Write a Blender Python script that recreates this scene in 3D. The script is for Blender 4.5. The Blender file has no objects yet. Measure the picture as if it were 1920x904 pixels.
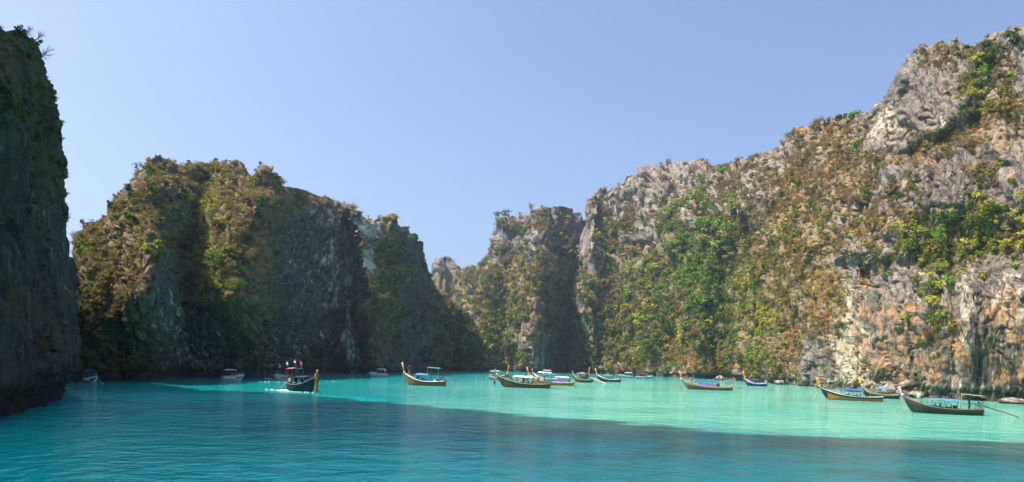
import bpy, math, random
import numpy as np
from mathutils import Vector, Matrix, Euler

random.seed(7)
S = bpy.context.scene
COL = S.collection

# ------------------------------------------------------------------ camera, sky, sun, exposure
F = 1371.0                    # focal length in pixels of a 1920 px wide picture
CAMH = 4.8                    # eye height above the lagoon, metres
HOR = 681.0                   # picture row of the horizon at the middle column
ROLL = math.radians(1.4)
cam_data = bpy.data.cameras.new('camera')
cam_data.sensor_width = 36.0
cam_data.lens = 36.0 * F / 1920.0
cam_data.shift_y = (HOR - 452.0) / 1920.0
cam_data.clip_start = 0.1
cam_data.clip_end = 6000.0
cam = bpy.data.objects.new('camera', cam_data)
cam.location = (0, 0, CAMH)
cam.rotation_euler = (math.radians(90), -ROLL, 0)
COL.objects.link(cam)
S.camera = cam

SUN_EL = math.radians(59.0)
SUN_AZ = math.radians(260.0)          # clockwise from +Y: the sun stands to the left
sun_dir = Vector((math.sin(SUN_AZ) * math.cos(SUN_EL), math.cos(SUN_AZ) * math.cos(SUN_EL), math.sin(SUN_EL)))
W = bpy.data.worlds.new("World")
S.world = W
W.use_nodes = True
wn = W.node_tree.nodes
wl = W.node_tree.links
sky = wn.new('ShaderNodeTexSky')
sky.sky_type = 'NISHITA'
sky.sun_disc = False
sky.sun_elevation = SUN_EL
sky.sun_rotation = SUN_AZ
sky.altitude = 0.0
sky.air_density = 0.7
sky.dust_density = 4.7
sky.ozone_density = 4.3
wl.new(sky.outputs[0], wn['Background'].inputs[0])
wn['Background'].inputs[1].default_value = 0.142
sd = bpy.data.lights.new('sun', 'SUN')
sd.energy = 5.0
sd.angle = math.radians(0.5)
sd.color = (1.0, 0.94, 0.84)
sun = bpy.data.objects.new('sun', sd)
sun.rotation_euler = sun_dir.to_track_quat('Z', 'Y').to_euler()
COL.objects.link(sun)
S.view_settings.view_transform = 'Standard'
S.view_settings.look = 'None'
S.view_settings.exposure = 1.0
S.view_settings.gamma = 1.0
S.cycles.max_bounces = 6
S.cycles.diffuse_bounces = 3
S.cycles.glossy_bounces = 2
S.cycles.transparent_max_bounces = 8
S.cycles.caustics_reflective = False
S.cycles.caustics_refractive = False

CR, SR = math.cos(ROLL), math.sin(ROLL)


def ray(x, y):
    """picture position -> (a, b): right and down slopes of the sight line"""
    dx = np.asarray(x, float) - 960.0
    dy = np.asarray(y, float) - HOR
    return (dx * CR + dy * SR) / F, (-dx * SR + dy * CR) / F


def at_depth(x, y, d):
    a, b = ray(x, y)
    return np.stack([a * d, np.asarray(d) * np.ones_like(a), CAMH - b * d], -1)


def on_water(x, y):
    a, b = ray(x, y)
    d = CAMH / b
    return Vector((float(a * d), float(d), 0.0))


def to_px(p):
    a, b = p[0] / p[1], (CAMH - p[2]) / p[1]
    return 960 + F * (a * CR - b * SR), HOR + F * (a * SR + b * CR)


# ------------------------------------------------------------------ noise
_rng = np.random.RandomState(3)
_G = _rng.normal(size=(4096, 3)).astype(np.float32)
_G /= np.linalg.norm(_G, axis=1, keepdims=True)


def gnoise(p, seed=0):
    p = np.asarray(p, np.float32)
    i = np.floor(p).astype(np.int32)
    f = p - i
    u = f * f * f * (f * (f * 6 - 15) + 10)
    out = 0
    for dx in (0, 1):
        wx = u[..., 0] if dx else 1 - u[..., 0]
        for dy in (0, 1):
            wy = u[..., 1] if dy else 1 - u[..., 1]
            for dz in (0, 1):
                wz = u[..., 2] if dz else 1 - u[..., 2]
                h = ((i[..., 0] + dx) * 73856093) ^ ((i[..., 1] + dy) * 19349663) ^ ((i[..., 2] + dz) * 83492791) ^ (seed * 7919)
                h = (h ^ (h >> 13)) * 1274126177
                g = _G[(h ^ (h >> 16)) & 4095]
                d = g[..., 0] * (f[..., 0] - dx) + g[..., 1] * (f[..., 1] - dy) + g[..., 2] * (f[..., 2] - dz)
                out = out + wx * wy * wz * d
    return out * 1.5


def fbm(p, octv=4, seed=0, gain=0.5, lac=2.03):
    p = np.asarray(p, np.float32)
    a, s, t = 1.0, 0.0, 0.0
    for o in range(octv):
        s = s + a * gnoise(p, seed + o * 17)
        t += a
        a *= gain
        p = p * lac + 11.3
    return s / t * 1.6


def ridged(p, octv=3, seed=0):
    p = np.asarray(p, np.float32)
    a, s, t = 1.0, 0.0, 0.0
    for o in range(octv):
        s = s + a * (1 - np.abs(gnoise(p, seed + o * 31)) * 2.2)
        t += a
        a *= 0.5
        p = p * 2.1 + 5.7
    return s / t


def sstep(e0, e1, x):
    t = np.clip((x - e0) / (e1 - e0), 0, 1)
    return t * t * (3 - 2 * t)


def interp(x, pts):
    xs = [p[0] for p in pts]
    ys = [p[1] for p in pts]
    return np.interp(x, xs, ys)


def pathdist(x, y, pts):
    """distance in px from (x,y) to a polyline, and which side (+ right)"""
    best = np.full(np.shape(x), 1e9)
    side = np.zeros(np.shape(x))
    for (x0, y0), (x1, y1) in zip(pts[:-1], pts[1:]):
        vx, vy = x1 - x0, y1 - y0
        L2 = vx * vx + vy * vy
        t = np.clip(((x - x0) * vx + (y - y0) * vy) / L2, 0, 1)
        qx, qy = x - (x0 + t * vx), y - (y0 + t * vy)
        d = np.hypot(qx, qy)
        m = d < best
        best = np.where(m, d, best)
        side = np.where(m, np.sign(qx), side)
    return best, side


def gauss(x, y, cx, cy, rx, ry):
    return np.exp(-((x - cx) / rx) ** 2 - ((y - cy) / ry) ** 2)


# ------------------------------------------------------------------ materials
def mat(name):
    m = bpy.data.materials.new(name)
    m.use_nodes = True
    nt = m.node_tree
    return m, nt.nodes, nt.links, nt.nodes['Principled BSDF']


def plain(name, col, rough=0.6, spec=0.4, var=0.12, scale=6.0, metal=0.0):
    """a painted / woven / wooden surface with a little uneven wear"""
    m, n, l, p = mat(name)
    tc = n.new('ShaderNodeTexCoord')
    no = n.new('ShaderNodeTexNoise')
    no.inputs['Scale'].default_value = scale
    no.inputs['Detail'].default_value = 4
    l.new(tc.outputs['Object'], no.inputs['Vector'])
    r = n.new('ShaderNodeValToRGB')
    r.color_ramp.elements[0].color = tuple(max(0, c * (1 - var * 2)) for c in col) + (1,)
    r.color_ramp.elements[1].color = tuple(min(1, c * (1 + var)) for c in col) + (1,)
    r.color_ramp.elements[0].position = 0.3
    r.color_ramp.elements[1].position = 0.7
    l.new(no.outputs['Fac'], r.inputs[0])
    l.new(r.outputs[0], p.inputs['Base Color'])
    p.inputs['Roughness'].default_value = rough
    p.inputs['Specular IOR Level'].default_value = spec
    p.inputs['Metallic'].default_value = metal
    return m


def rock_material(name, grey0, grey1, ochre=(0.42, 0.22, 0.09), cream=(0.50, 0.42, 0.31), scl=1.0, cover0=(0.10, 0.065, 0.035), cover1=(0.20, 0.14, 0.065)):
    m, n, l, p = mat(name)
    tc = n.new('ShaderNodeAttribute')
    tc.attribute_name = 'rockco'

    def mapping(s):
        mp = n.new('ShaderNodeMapping')
        mp.inputs['Scale'].default_value = s
        l.new(tc.outputs['Vector'], mp.inputs['Vector'])
        return mp.outputs[0]

    def noise(s, detail=6, rough=0.6, dist=0.0):
        t = n.new('ShaderNodeTexNoise')
        t.inputs['Scale'].default_value = 1.0
        t.inputs['Detail'].default_value = detail
        t.inputs['Roughness'].default_value = rough
        t.inputs['Distortion'].default_value = dist
        l.new(mapping(s), t.inputs['Vector'])
        return t.outputs['Fac']

    def ramp(f, a, b, ca=(0, 0, 0, 1), cb=(1, 1, 1, 1)):
        r = n.new('ShaderNodeValToRGB')
        r.color_ramp.elements[0].position = a
        r.color_ramp.elements[1].position = b
        r.color_ramp.elements[0].color = ca
        r.color_ramp.elements[1].color = cb
        l.new(f, r.inputs[0])
        return r.outputs[0]

    def mix(f, a, b):
        x = n.new('ShaderNodeMix')
        x.data_type = 'RGBA'
        if isinstance(f, float):
            x.inputs[0].default_value = f
        else:
            l.new(f, x.inputs[0])
        for k, v in ((6, a), (7, b)):
            if isinstance(v, tuple):
                x.inputs[k].default_value = v + (1,)
            else:
                l.new(v, x.inputs[k])
        return x.outputs[2]

    def math_(op, a, b):
        x = n.new('ShaderNodeMath')
        x.operation = op
        x.use_clamp = True
        for k, v in ((0, a), (1, b)):
            if isinstance(v, (int, float)):
                x.inputs[k].default_value = v
            else:
                l.new(v, x.inputs[k])
        return x.outputs[0]

    def raw(op, a, b, c):
        x = n.new('ShaderNodeMath')
        x.operation = op
        l.new(a, x.inputs[0])
        x.inputs[1].default_value = b
        x.inputs[2].default_value = c
        return x.outputs[0]
    at = n.new('ShaderNodeAttribute')
    at.attribute_name = 'stain'          # R ochre, G pale, B plant cover
    sp = n.new('ShaderNodeSeparateColor')
    l.new(at.outputs['Color'], sp.inputs[0])
    at2 = n.new('ShaderNodeAttribute')
    at2.attribute_name = 'damp'          # R dark algae at the waterline, G green cover
    sp2 = n.new('ShaderNodeSeparateColor')
    l.new(at2.outputs['Color'], sp2.inputs[0])
    k = scl
    streak = noise((1.0 * k, 1.0 * k, 0.12 * k), 7, 0.62, 0.3)
    blot = noise((0.16 * k, 0.16 * k, 0.12 * k), 6, 0.65)
    fine = noise((2.2 * k, 2.2 * k, 1.2 * k), 6, 0.7)
    big = noise((0.06 * k, 0.06 * k, 0.05 * k), 4, 0.55)
    base = mix(ramp(streak, 0.35, 0.68), grey0, grey1)
    base = mix(math_('MULTIPLY', ramp(fine, 0.42, 0.72), 0.4), base, tuple(c * 1.3 for c in grey1))
    base = mix(math_('MULTIPLY', ramp(big, 0.40, 0.62), 0.45), base, tuple(c * w for c, w in zip(grey1, (0.95, 0.78, 0.62))))
    # black lichen streaks
    base = mix(math_('MULTIPLY', ramp(noise((0.8 * k, 0.8 * k, 0.05 * k), 5, 0.6, 0.2), 0.53, 0.66), 0.55), base, (0.030, 0.028, 0.027))
    # pale calcite and ochre stains
    def patchy(nz, amount, lo=0.66, gain=0.34):
        return math_('MULTIPLY', math_('SUBTRACT', nz, raw('MULTIPLY_ADD', amount, -gain, lo)), 9.0)
    # streaked bare walls: grey, black and cream running down the face
    wl = n.new('ShaderNodeSeparateColor')
    l.new(at2.outputs['Color'], wl.inputs[0])
    v1 = noise((1.5 * k, 1.5 * k, 0.035 * k), 5, 0.6, 0.15)
    v2 = noise((2.6 * k, 2.6 * k, 0.05 * k), 4, 0.6, 0.1)
    wcol = mix(ramp(v1, 0.38, 0.62), tuple(c * 0.55 for c in grey0), tuple(c * 1.25 for c in grey1))
    wcol = mix(math_('MULTIPLY', ramp(v2, 0.55, 0.64), 0.75), wcol, cream)
    wcol = mix(math_('MULTIPLY', ramp(v2, 0.44, 0.36), 0.8), wcol, (0.022, 0.021, 0.020))
    base = mix(math_('MULTIPLY', wl.outputs[2], 0.8), base, wcol)
    pm = patchy(noise((0.9 * k, 0.9 * k, 0.22 * k), 6, 0.65, 0.4), sp.outputs[1])
    base = mix(pm, base, cream)
    om = math_('MULTIPLY', patchy(noise((0.62 * k, 0.62 * k, 0.20 * k), 7, 0.7, 0.6), sp.outputs[0], 0.68, 0.26), 0.85)
    base = mix(om, base, ochre)
    # dry and green ground plants clinging to the rock
    gcol = mix(ramp(fine, 0.35, 0.65), cover0, cover1)
    greens = mix(ramp(blot, 0.4, 0.62), (0.030, 0.045, 0.010), (0.11, 0.125, 0.025))
    gcol = mix(math_('MULTIPLY', sp2.outputs[1], ramp(blot, 0.3, 0.6)), gcol, greens)
    cm = patchy(noise((0.5 * k, 0.5 * k, 0.4 * k), 7, 0.72, 0.3), sp.outputs[2], 0.66, 0.32)
    base = mix(cm, base, gcol)
    vo = n.new('ShaderNodeTexVoronoi')
    vo.feature = 'DISTANCE_TO_EDGE'
    vo.inputs['Scale'].default_value = 1.0
    wv = n.new('ShaderNodeVectorMath')
    wv.operation = 'ADD'
    l.new(mapping((0.34 * k, 0.34 * k, 0.10 * k)), wv.inputs[0])
    wn_ = n.new('ShaderNodeTexNoise')
    wn_.inputs['Scale'].default_value = 0.9
    wn_.inputs['Detail'].default_value = 4
    l.new(mapping((0.5 * k, 0.5 * k, 0.3 * k)), wn_.inputs['Vector'])
    l.new(wn_.outputs['Color'], wv.inputs[1])
    l.new(wv.outputs[0], vo.inputs['Vector'])
    crack = ramp(vo.outputs['Distance'], 0.012, 0.05, (1, 1, 1, 1), (0, 0, 0, 1))
    base = mix(math_('MULTIPLY', crack, 0.6), base, (0.018, 0.016, 0.014))
    base = mix(math_('MULTIPLY', sp2.outputs[0], 0.9), base, (0.035, 0.03, 0.022))
    l.new(base, p.inputs['Base Color'])
    p.inputs['Roughness'].default_value = 0.92
    p.inputs['Specular IOR Level'].default_value = 0.15
    bmp = n.new('ShaderNodeBump')
    bmp.inputs['Strength'].default_value = 0.75
    bmp.inputs['Distance'].default_value = 0.5 / k
    hh = n.new('ShaderNodeMath')
    hh.operation = 'ADD'
    l.new(fine, hh.inputs[0])
    l.new(streak, hh.inputs[1])
    l.new(hh.outputs[0], bmp.inputs['Height'])
    l.new(bmp.outputs[0], p.inputs['Normal'])
    return m


# ------------------------------------------------------------------ water
def water_material():
    m, n, l, p = mat('lagoon_water')
    tc = n.new('ShaderNodeTexCoord')

    def noise(sx, sy, detail=3, rough=0.5, dist=0.0):
        mp = n.new('ShaderNodeMapping')
        mp.inputs['Scale'].default_value = (sx, sy, 1)
        mp.inputs['Rotation'].default_value = (0, 0, 0.25)
        l.new(tc.outputs['Object'], mp.inputs['Vector'])
        t = n.new('ShaderNodeTexNoise')
        t.inputs['Scale'].default_value = 1
        t.inputs['Detail'].default_value = detail
        t.inputs['Roughness'].default_value = rough
        t.inputs['Distortion'].default_value = dist
        l.new(mp.outputs[0], t.inputs['Vector'])
        return t.outputs['Fac']
    at = n.new('ShaderNodeAttribute')
    at.attribute_name = 'bed_lift'            # R shallowness, low end painted brighter against foreground shade; G weed and coral
    sp = n.new('ShaderNodeSeparateColor')
    l.new(at.outputs['Color'], sp.inputs[0])
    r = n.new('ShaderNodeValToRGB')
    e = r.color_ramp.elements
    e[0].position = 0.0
    e[0].color = (0.000, 0.44, 0.43, 1)  # brighter than the middle stop, to lift the shaded foreground water
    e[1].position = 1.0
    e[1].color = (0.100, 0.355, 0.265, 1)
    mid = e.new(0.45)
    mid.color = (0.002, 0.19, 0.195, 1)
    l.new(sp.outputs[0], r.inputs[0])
    mx = n.new('ShaderNodeMix')
    mx.data_type = 'RGBA'
    wr = n.new('ShaderNodeMath')
    wr.operation = 'MULTIPLY'
    rr = n.new('ShaderNodeValToRGB')
    rr.color_ramp.elements[0].position = 0.48
    rr.color_ramp.elements[1].position = 0.62
    l.new(noise(0.12, 0.16, 5, 0.6, 0.5), rr.inputs[0])
    l.new(rr.outputs[0], wr.inputs[0])
    l.new(sp.outputs[1], wr.inputs[1])
    l.new(wr.outputs[0], mx.inputs[0])
    l.new(r.outputs[0], mx.inputs[6])
    mx.inputs[7].default_value = (0.035, 0.12, 0.11, 1)
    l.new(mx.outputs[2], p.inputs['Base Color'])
    p.inputs['Roughness'].default_value = 0.07
    p.inputs['IOR'].default_value = 1.333
    p.inputs['Specular IOR Level'].default_value = 0.17
    p.inputs['Subsurface Weight'].default_value = 0.8
    p.inputs['Subsurface Radius'].default_value = (0.6, 3.6, 3.4)
    p.inputs['Subsurface Scale'].default_value = 1.0

    def madd(a, k, b):
        x = n.new('ShaderNodeMath')
        x.operation = 'MULTIPLY_ADD'
        l.new(a, x.inputs[0])
        x.inputs[1].default_value = k
        if b is None:
            x.inputs[2].default_value = 0
        else:
            l.new(b, x.inputs[2])
        return x.outputs[0]
    h = madd(noise(0.36, 0.46, 2, 0.5, 0.6), 0.8, None)
    h = madd(noise(1.1, 1.4, 3, 0.55, 0.5), 0.42, h)
    h = madd(noise(2.6, 3.6, 3, 0.5, 0.2), 0.14, h)
    b1 = n.new('ShaderNodeBump')
    b1.inputs['Distance'].default_value = 0.55
    gust = n.new('ShaderNodeMapRange')          # breezes roughen the lagoon in patches
    gust.inputs['From Min'].default_value = 0.38
    gust.inputs['From Max'].default_value = 0.62
    gust.inputs['To Min'].default_value = 0.45
    gust.inputs['To Max'].default_value = 1.0
    l.new(noise(0.022, 0.045, 3, 0.55, 0.4), gust.inputs['Value'])
    l.new(gust.outputs[0], b1.inputs['Strength'])
    l.new(h, b1.inputs['Height'])
    l.new(b1.outputs[0], p.inputs['Normal'])
    return m


def mesh_obj(name, V, faces, material=None, smooth=True, parent=None):
    me = bpy.data.meshes.new(name)
    V = np.asarray(V, np.float32)
    if isinstance(faces, np.ndarray):
        nf, k = faces.shape
        me.vertices.add(len(V))
        me.vertices.foreach_set('co', V.ravel())
        me.loops.add(nf * k)
        me.loops.foreach_set('vertex_index', faces.astype(np.int32).ravel())
        me.polygons.add(nf)
        me.polygons.foreach_set('loop_start', np.arange(0, nf * k, k, dtype=np.int32))
        me.polygons.foreach_set('loop_total', np.full(nf, k, np.int32))
        me.update(calc_edges=True)
    else:
        me.from_pydata([tuple(v) for v in V], [], faces)
        me.update()
    if smooth:
        me.polygons.foreach_set('use_smooth', np.ones(len(me.polygons), bool))
    if material:
        me.materials.append(material)
    o = bpy.data.objects.new(name, me)
    COL.objects.link(o)
    if parent:
        o.parent = parent
    return o


def grid_faces(nu, nv):
    """vertices indexed i*nv + j"""
    i, j = np.meshgrid(np.arange(nu - 1), np.arange(nv - 1), indexing='ij')
    a = (i * nv + j).ravel()
    return np.stack([a, a + nv, a + nv + 1, a + 1], -1)


def color_attr(o, name, rgb):
    me = o.data
    at = me.color_attributes.new(name, 'FLOAT_COLOR', 'POINT')
    c = np.ones((len(me.vertices), 4), np.float32)
    c[:, :3] = rgb
    at.data.foreach_set('color', c.ravel())


def vec_attr(o, name, v):
    at = o.data.attributes.new(name, 'FLOAT_VECTOR', 'POINT')
    at.data.foreach_set('vector', np.asarray(v, np.float32).ravel())


def tag(o, label=None, cat=None, group=None, kind=None):
    if label:
        o['label'] = label
    if cat:
        o['category'] = cat
    if group:
        o['group'] = group
    if kind:
        o['kind'] = kind
    return o


# lagoon surface: fine where the camera looks, and on to the horizon
gx = np.concatenate([np.linspace(-3000, -160, 12), np.linspace(-150, 150, 121), np.linspace(160, 3000, 12)])
gy = np.concatenate([np.linspace(-3000, -20, 10), np.linspace(-10, 200, 106), np.linspace(205, 480, 56), np.linspace(500, 4000, 10)])
GX, GY = np.meshgrid(gx, gy, indexing='ij')
wV = np.stack([GX, GY, np.zeros_like(GX)], -1).reshape(-1, 3)
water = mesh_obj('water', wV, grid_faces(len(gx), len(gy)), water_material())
tag(water, kind='structure')
X_, Y_ = wV[:, 0], wV[:, 1]
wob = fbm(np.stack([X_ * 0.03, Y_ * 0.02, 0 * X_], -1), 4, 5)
shal_lift = sstep(-34, 22, X_ + wob * 16 - 0.02 * (Y_ - 100)) * sstep(28, 62, Y_ + wob * 14 + 0.1 * X_)
shal_lift = (0.06 + 0.39 * sstep(82, 106, Y_)) + (0.94 - 0.39 * sstep(82, 106, Y_)) * shal_lift * (1 - 0.22 * sstep(-.1, .5, fbm(np.stack([X_ * 0.09, Y_ * 0.05, 0 * X_ + 8], -1), 4, 19)))  # foreground drops to the low end, its colour brightened to offset the shade
shal_lift = np.where(Y_ > 190, shal_lift * (1 - 0.45 * sstep(190, 330, Y_)), shal_lift)
weed = 0.5 * sstep(0.0, 0.5, fbm(np.stack([X_ * 0.05, Y_ * 0.035, 0 * X_ + 3], -1), 4, 9))
weed = np.maximum(weed, 0.9 * np.exp(-((X_ - 6) / 14) ** 2 - ((Y_ - 50) / 16) ** 2))
weed = np.maximum(weed, 0.75 * np.exp(-((Y_ - 60 + 0.15 * X_) / 7) ** 2) * sstep(-5, 8, X_) * sstep(75, 45, X_) * sstep(-.1, .4, fbm(np.stack([X_ * 0.12, Y_ * 0.10, 0 * X_ + 5], -1), 3, 29)))
weed = np.maximum(weed, 0.6 * np.exp(-((X_ - 22) / 16) ** 2 - ((Y_ - 36) / 9) ** 2))
color_attr(water, 'bed_lift', np.stack([shal_lift, weed, 0 * shal_lift], -1))

# ------------------------------------------------------------------ cliffs
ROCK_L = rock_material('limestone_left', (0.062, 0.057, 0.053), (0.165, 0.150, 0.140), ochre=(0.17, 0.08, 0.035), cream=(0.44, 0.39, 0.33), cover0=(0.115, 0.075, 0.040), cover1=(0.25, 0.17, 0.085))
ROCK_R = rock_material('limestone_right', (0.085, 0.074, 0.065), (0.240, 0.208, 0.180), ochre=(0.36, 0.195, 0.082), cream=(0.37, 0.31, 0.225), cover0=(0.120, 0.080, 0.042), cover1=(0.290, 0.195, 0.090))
ROCK_M = rock_material('limestone_middle', (0.070, 0.066, 0.064), (0.195, 0.180, 0.172), ochre=(0.26, 0.13, 0.055), cream=(0.38, 0.32, 0.24), cover0=(0.110, 0.074, 0.040), cover1=(0.260, 0.175, 0.085))
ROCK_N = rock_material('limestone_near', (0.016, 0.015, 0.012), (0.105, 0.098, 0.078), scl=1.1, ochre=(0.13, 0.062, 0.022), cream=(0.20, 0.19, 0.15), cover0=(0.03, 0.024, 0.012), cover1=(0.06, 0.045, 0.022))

SURF = {}


def worley(p, seed=0):
    """nearest cell of a jittered lattice: (distance gap to the next cell, random triple of the cell, offset from its centre)"""
    p = np.asarray(p, np.float32)
    sh = p.shape[:-1]
    p = p.reshape(-1, 3)
    i = np.floor(p).astype(np.int32)
    f1 = np.full(len(p), 9.0, np.float32)
    f2 = np.full(len(p), 9.0, np.float32)
    best = np.zeros((len(p), 3), np.float32)
    off = np.zeros((len(p), 3), np.float32)
    for dx in (-1, 0, 1):
        for dy in (-1, 0, 1):
            for dz in (-1, 0, 1):
                c = i + np.array([dx, dy, dz], np.int32)
                h = (c[:, 0] * 73856093) ^ (c[:, 1] * 19349663) ^ (c[:, 2] * 83492791) ^ (seed * 7919)
                h = (h ^ (h >> 13)) * 1274126177
                g = _G[(h ^ (h >> 16)) & 4095]
                v = p - (c + 0.5 + 0.42 * g)
                d = np.einsum('ij,ij->i', v, v)
                m = d < f1
                f2 = np.where(m, f1, np.minimum(f2, d))
                f1 = np.where(m, d, f1)
                best[m] = g[m]
                off[m] = v[m]
    return (np.sqrt(f2) - np.sqrt(f1)).reshape(sh), best.reshape(sh + (3,)), off.reshape(sh + (3,))


def plates(q, seed):
    """broken, blocky rock: every cell is a tilted face of its own, with open joints between"""
    gap, rnd, off = worley(q, seed)
    return 0.55 * rnd[..., 0] + 0.75 * (off * rnd[..., [1, 2, 0]]).sum(-1) - 0.45 * np.exp(-(gap / 0.07) ** 2)


def relief(P, N, amp, q, k, flute=1.0, strata=1.0, seed=0, wall=0.0):
    """rock relief pushed out along the normals N; q are the rock's own coordinates (along the shore, in, up), k metres per unit"""
    x, y, z = q[..., 0], q[..., 1], q[..., 2]
    d = 2.4 * fbm(q / 17.0, 5, seed + 1)
    w1 = 0.7 * fbm(q / 7.0, 3, seed + 2)
    w2 = 0.7 * fbm(q / 7.0 + 31, 3, seed + 4)
    wq = np.stack([x + 1.6 * w1, y + 1.6 * w2, z + 1.2 * w1], -1)
    rough = sstep(-0.3, 0.3, fbm(q / np.array([12.0, 12.0, 16.0]) + 9, 3, seed + 22))       # broken ground against smooth faces
    d = d + (1.7 - 0.9 * wall) * plates(wq / np.array([8.5, 8.5, 14.0]), seed + 13)
    d = d + (0.35 + 0.75 * rough) * (1 - 0.6 * wall) * plates(wq / np.array([3.2, 3.2, 9.5]), seed + 11)
    d = d + 0.32 * rough * (1 - 0.5 * wall) * plates(wq / np.array([1.5, 1.5, 2.6]), seed + 12)
    fm = 0.25 + 0.75 * sstep(-0.25, 0.25, fbm(q / 18.0, 2, seed + 21))
    fl = ridged(np.stack([x / 3.2 + w1, y / 3.2 + w2, z / 34.0], -1), 3, seed + 3)
    d = d + flute * 1.0 * (fl - 0.55) * np.maximum(fm, wall)
    f2 = ridged(np.stack([x / 1.5 + 0.5 * w1, y / 1.5 + 0.5 * w2, z / 40.0], -1), 2, seed + 33)
    d = d + wall * (0.9 * (f2 - 0.55) + 0.5 * np.minimum(0, gnoise(np.stack([x / 2.2, y / 2.2, z / 30.0], -1), seed + 34)))
    st = gnoise(np.stack([x / 22.0, y / 22.0, z / 2.1 + w1 * 1.6 + 0.05 * x], -1), seed + 5) + 0.5 * gnoise(np.stack([x / 9.0, y / 9.0, z / 0.9 + w2], -1), seed + 6)
    d = d + strata * 0.30 * st * (1.25 - fm)
    d = d + 0.16 * fbm(q / 0.9, 3, seed + 7, 0.6) * (0.4 + 0.6 * rough)
    cr = np.abs(gnoise(np.stack([x / 7.0 + w1 * 1.2, y / 7.0, z / 26.0], -1), seed + 8))
    d = d - 1.1 * np.exp(-(cr / 0.028) ** 2)
    hol = gnoise(q / np.array([4.0, 4.0, 6.0]), seed + 9)
    d = d - 1.3 * sstep(0.40, 0.62, hol) * (1 - 0.7 * wall)
    return P + N * (amp * k * d)[..., None]


def grid_normals(P):
    du = np.gradient(P, axis=0)
    dv = np.gradient(P, axis=1)
    n = np.cross(du, dv)
    n /= np.linalg.norm(n, axis=-1, keepdims=True) + 1e-9
    view = P - np.array([0, 0, CAMH])
    s = np.sign((n * view).sum(-1, keepdims=True))
    # one sign for the whole sheet
    return n * (-1 if s.mean() > 0 else 1)


def smooth2(a, n):
    for _ in range(n):
        b = np.pad(a, ((1, 1), (1, 1), (0, 0)), mode='edge')
        a = (b[:-2, 1:-1] + b[2:, 1:-1] + b[1:-1, :-2] + b[1:-1, 2:] + 2 * a) / 6
    return a


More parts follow.
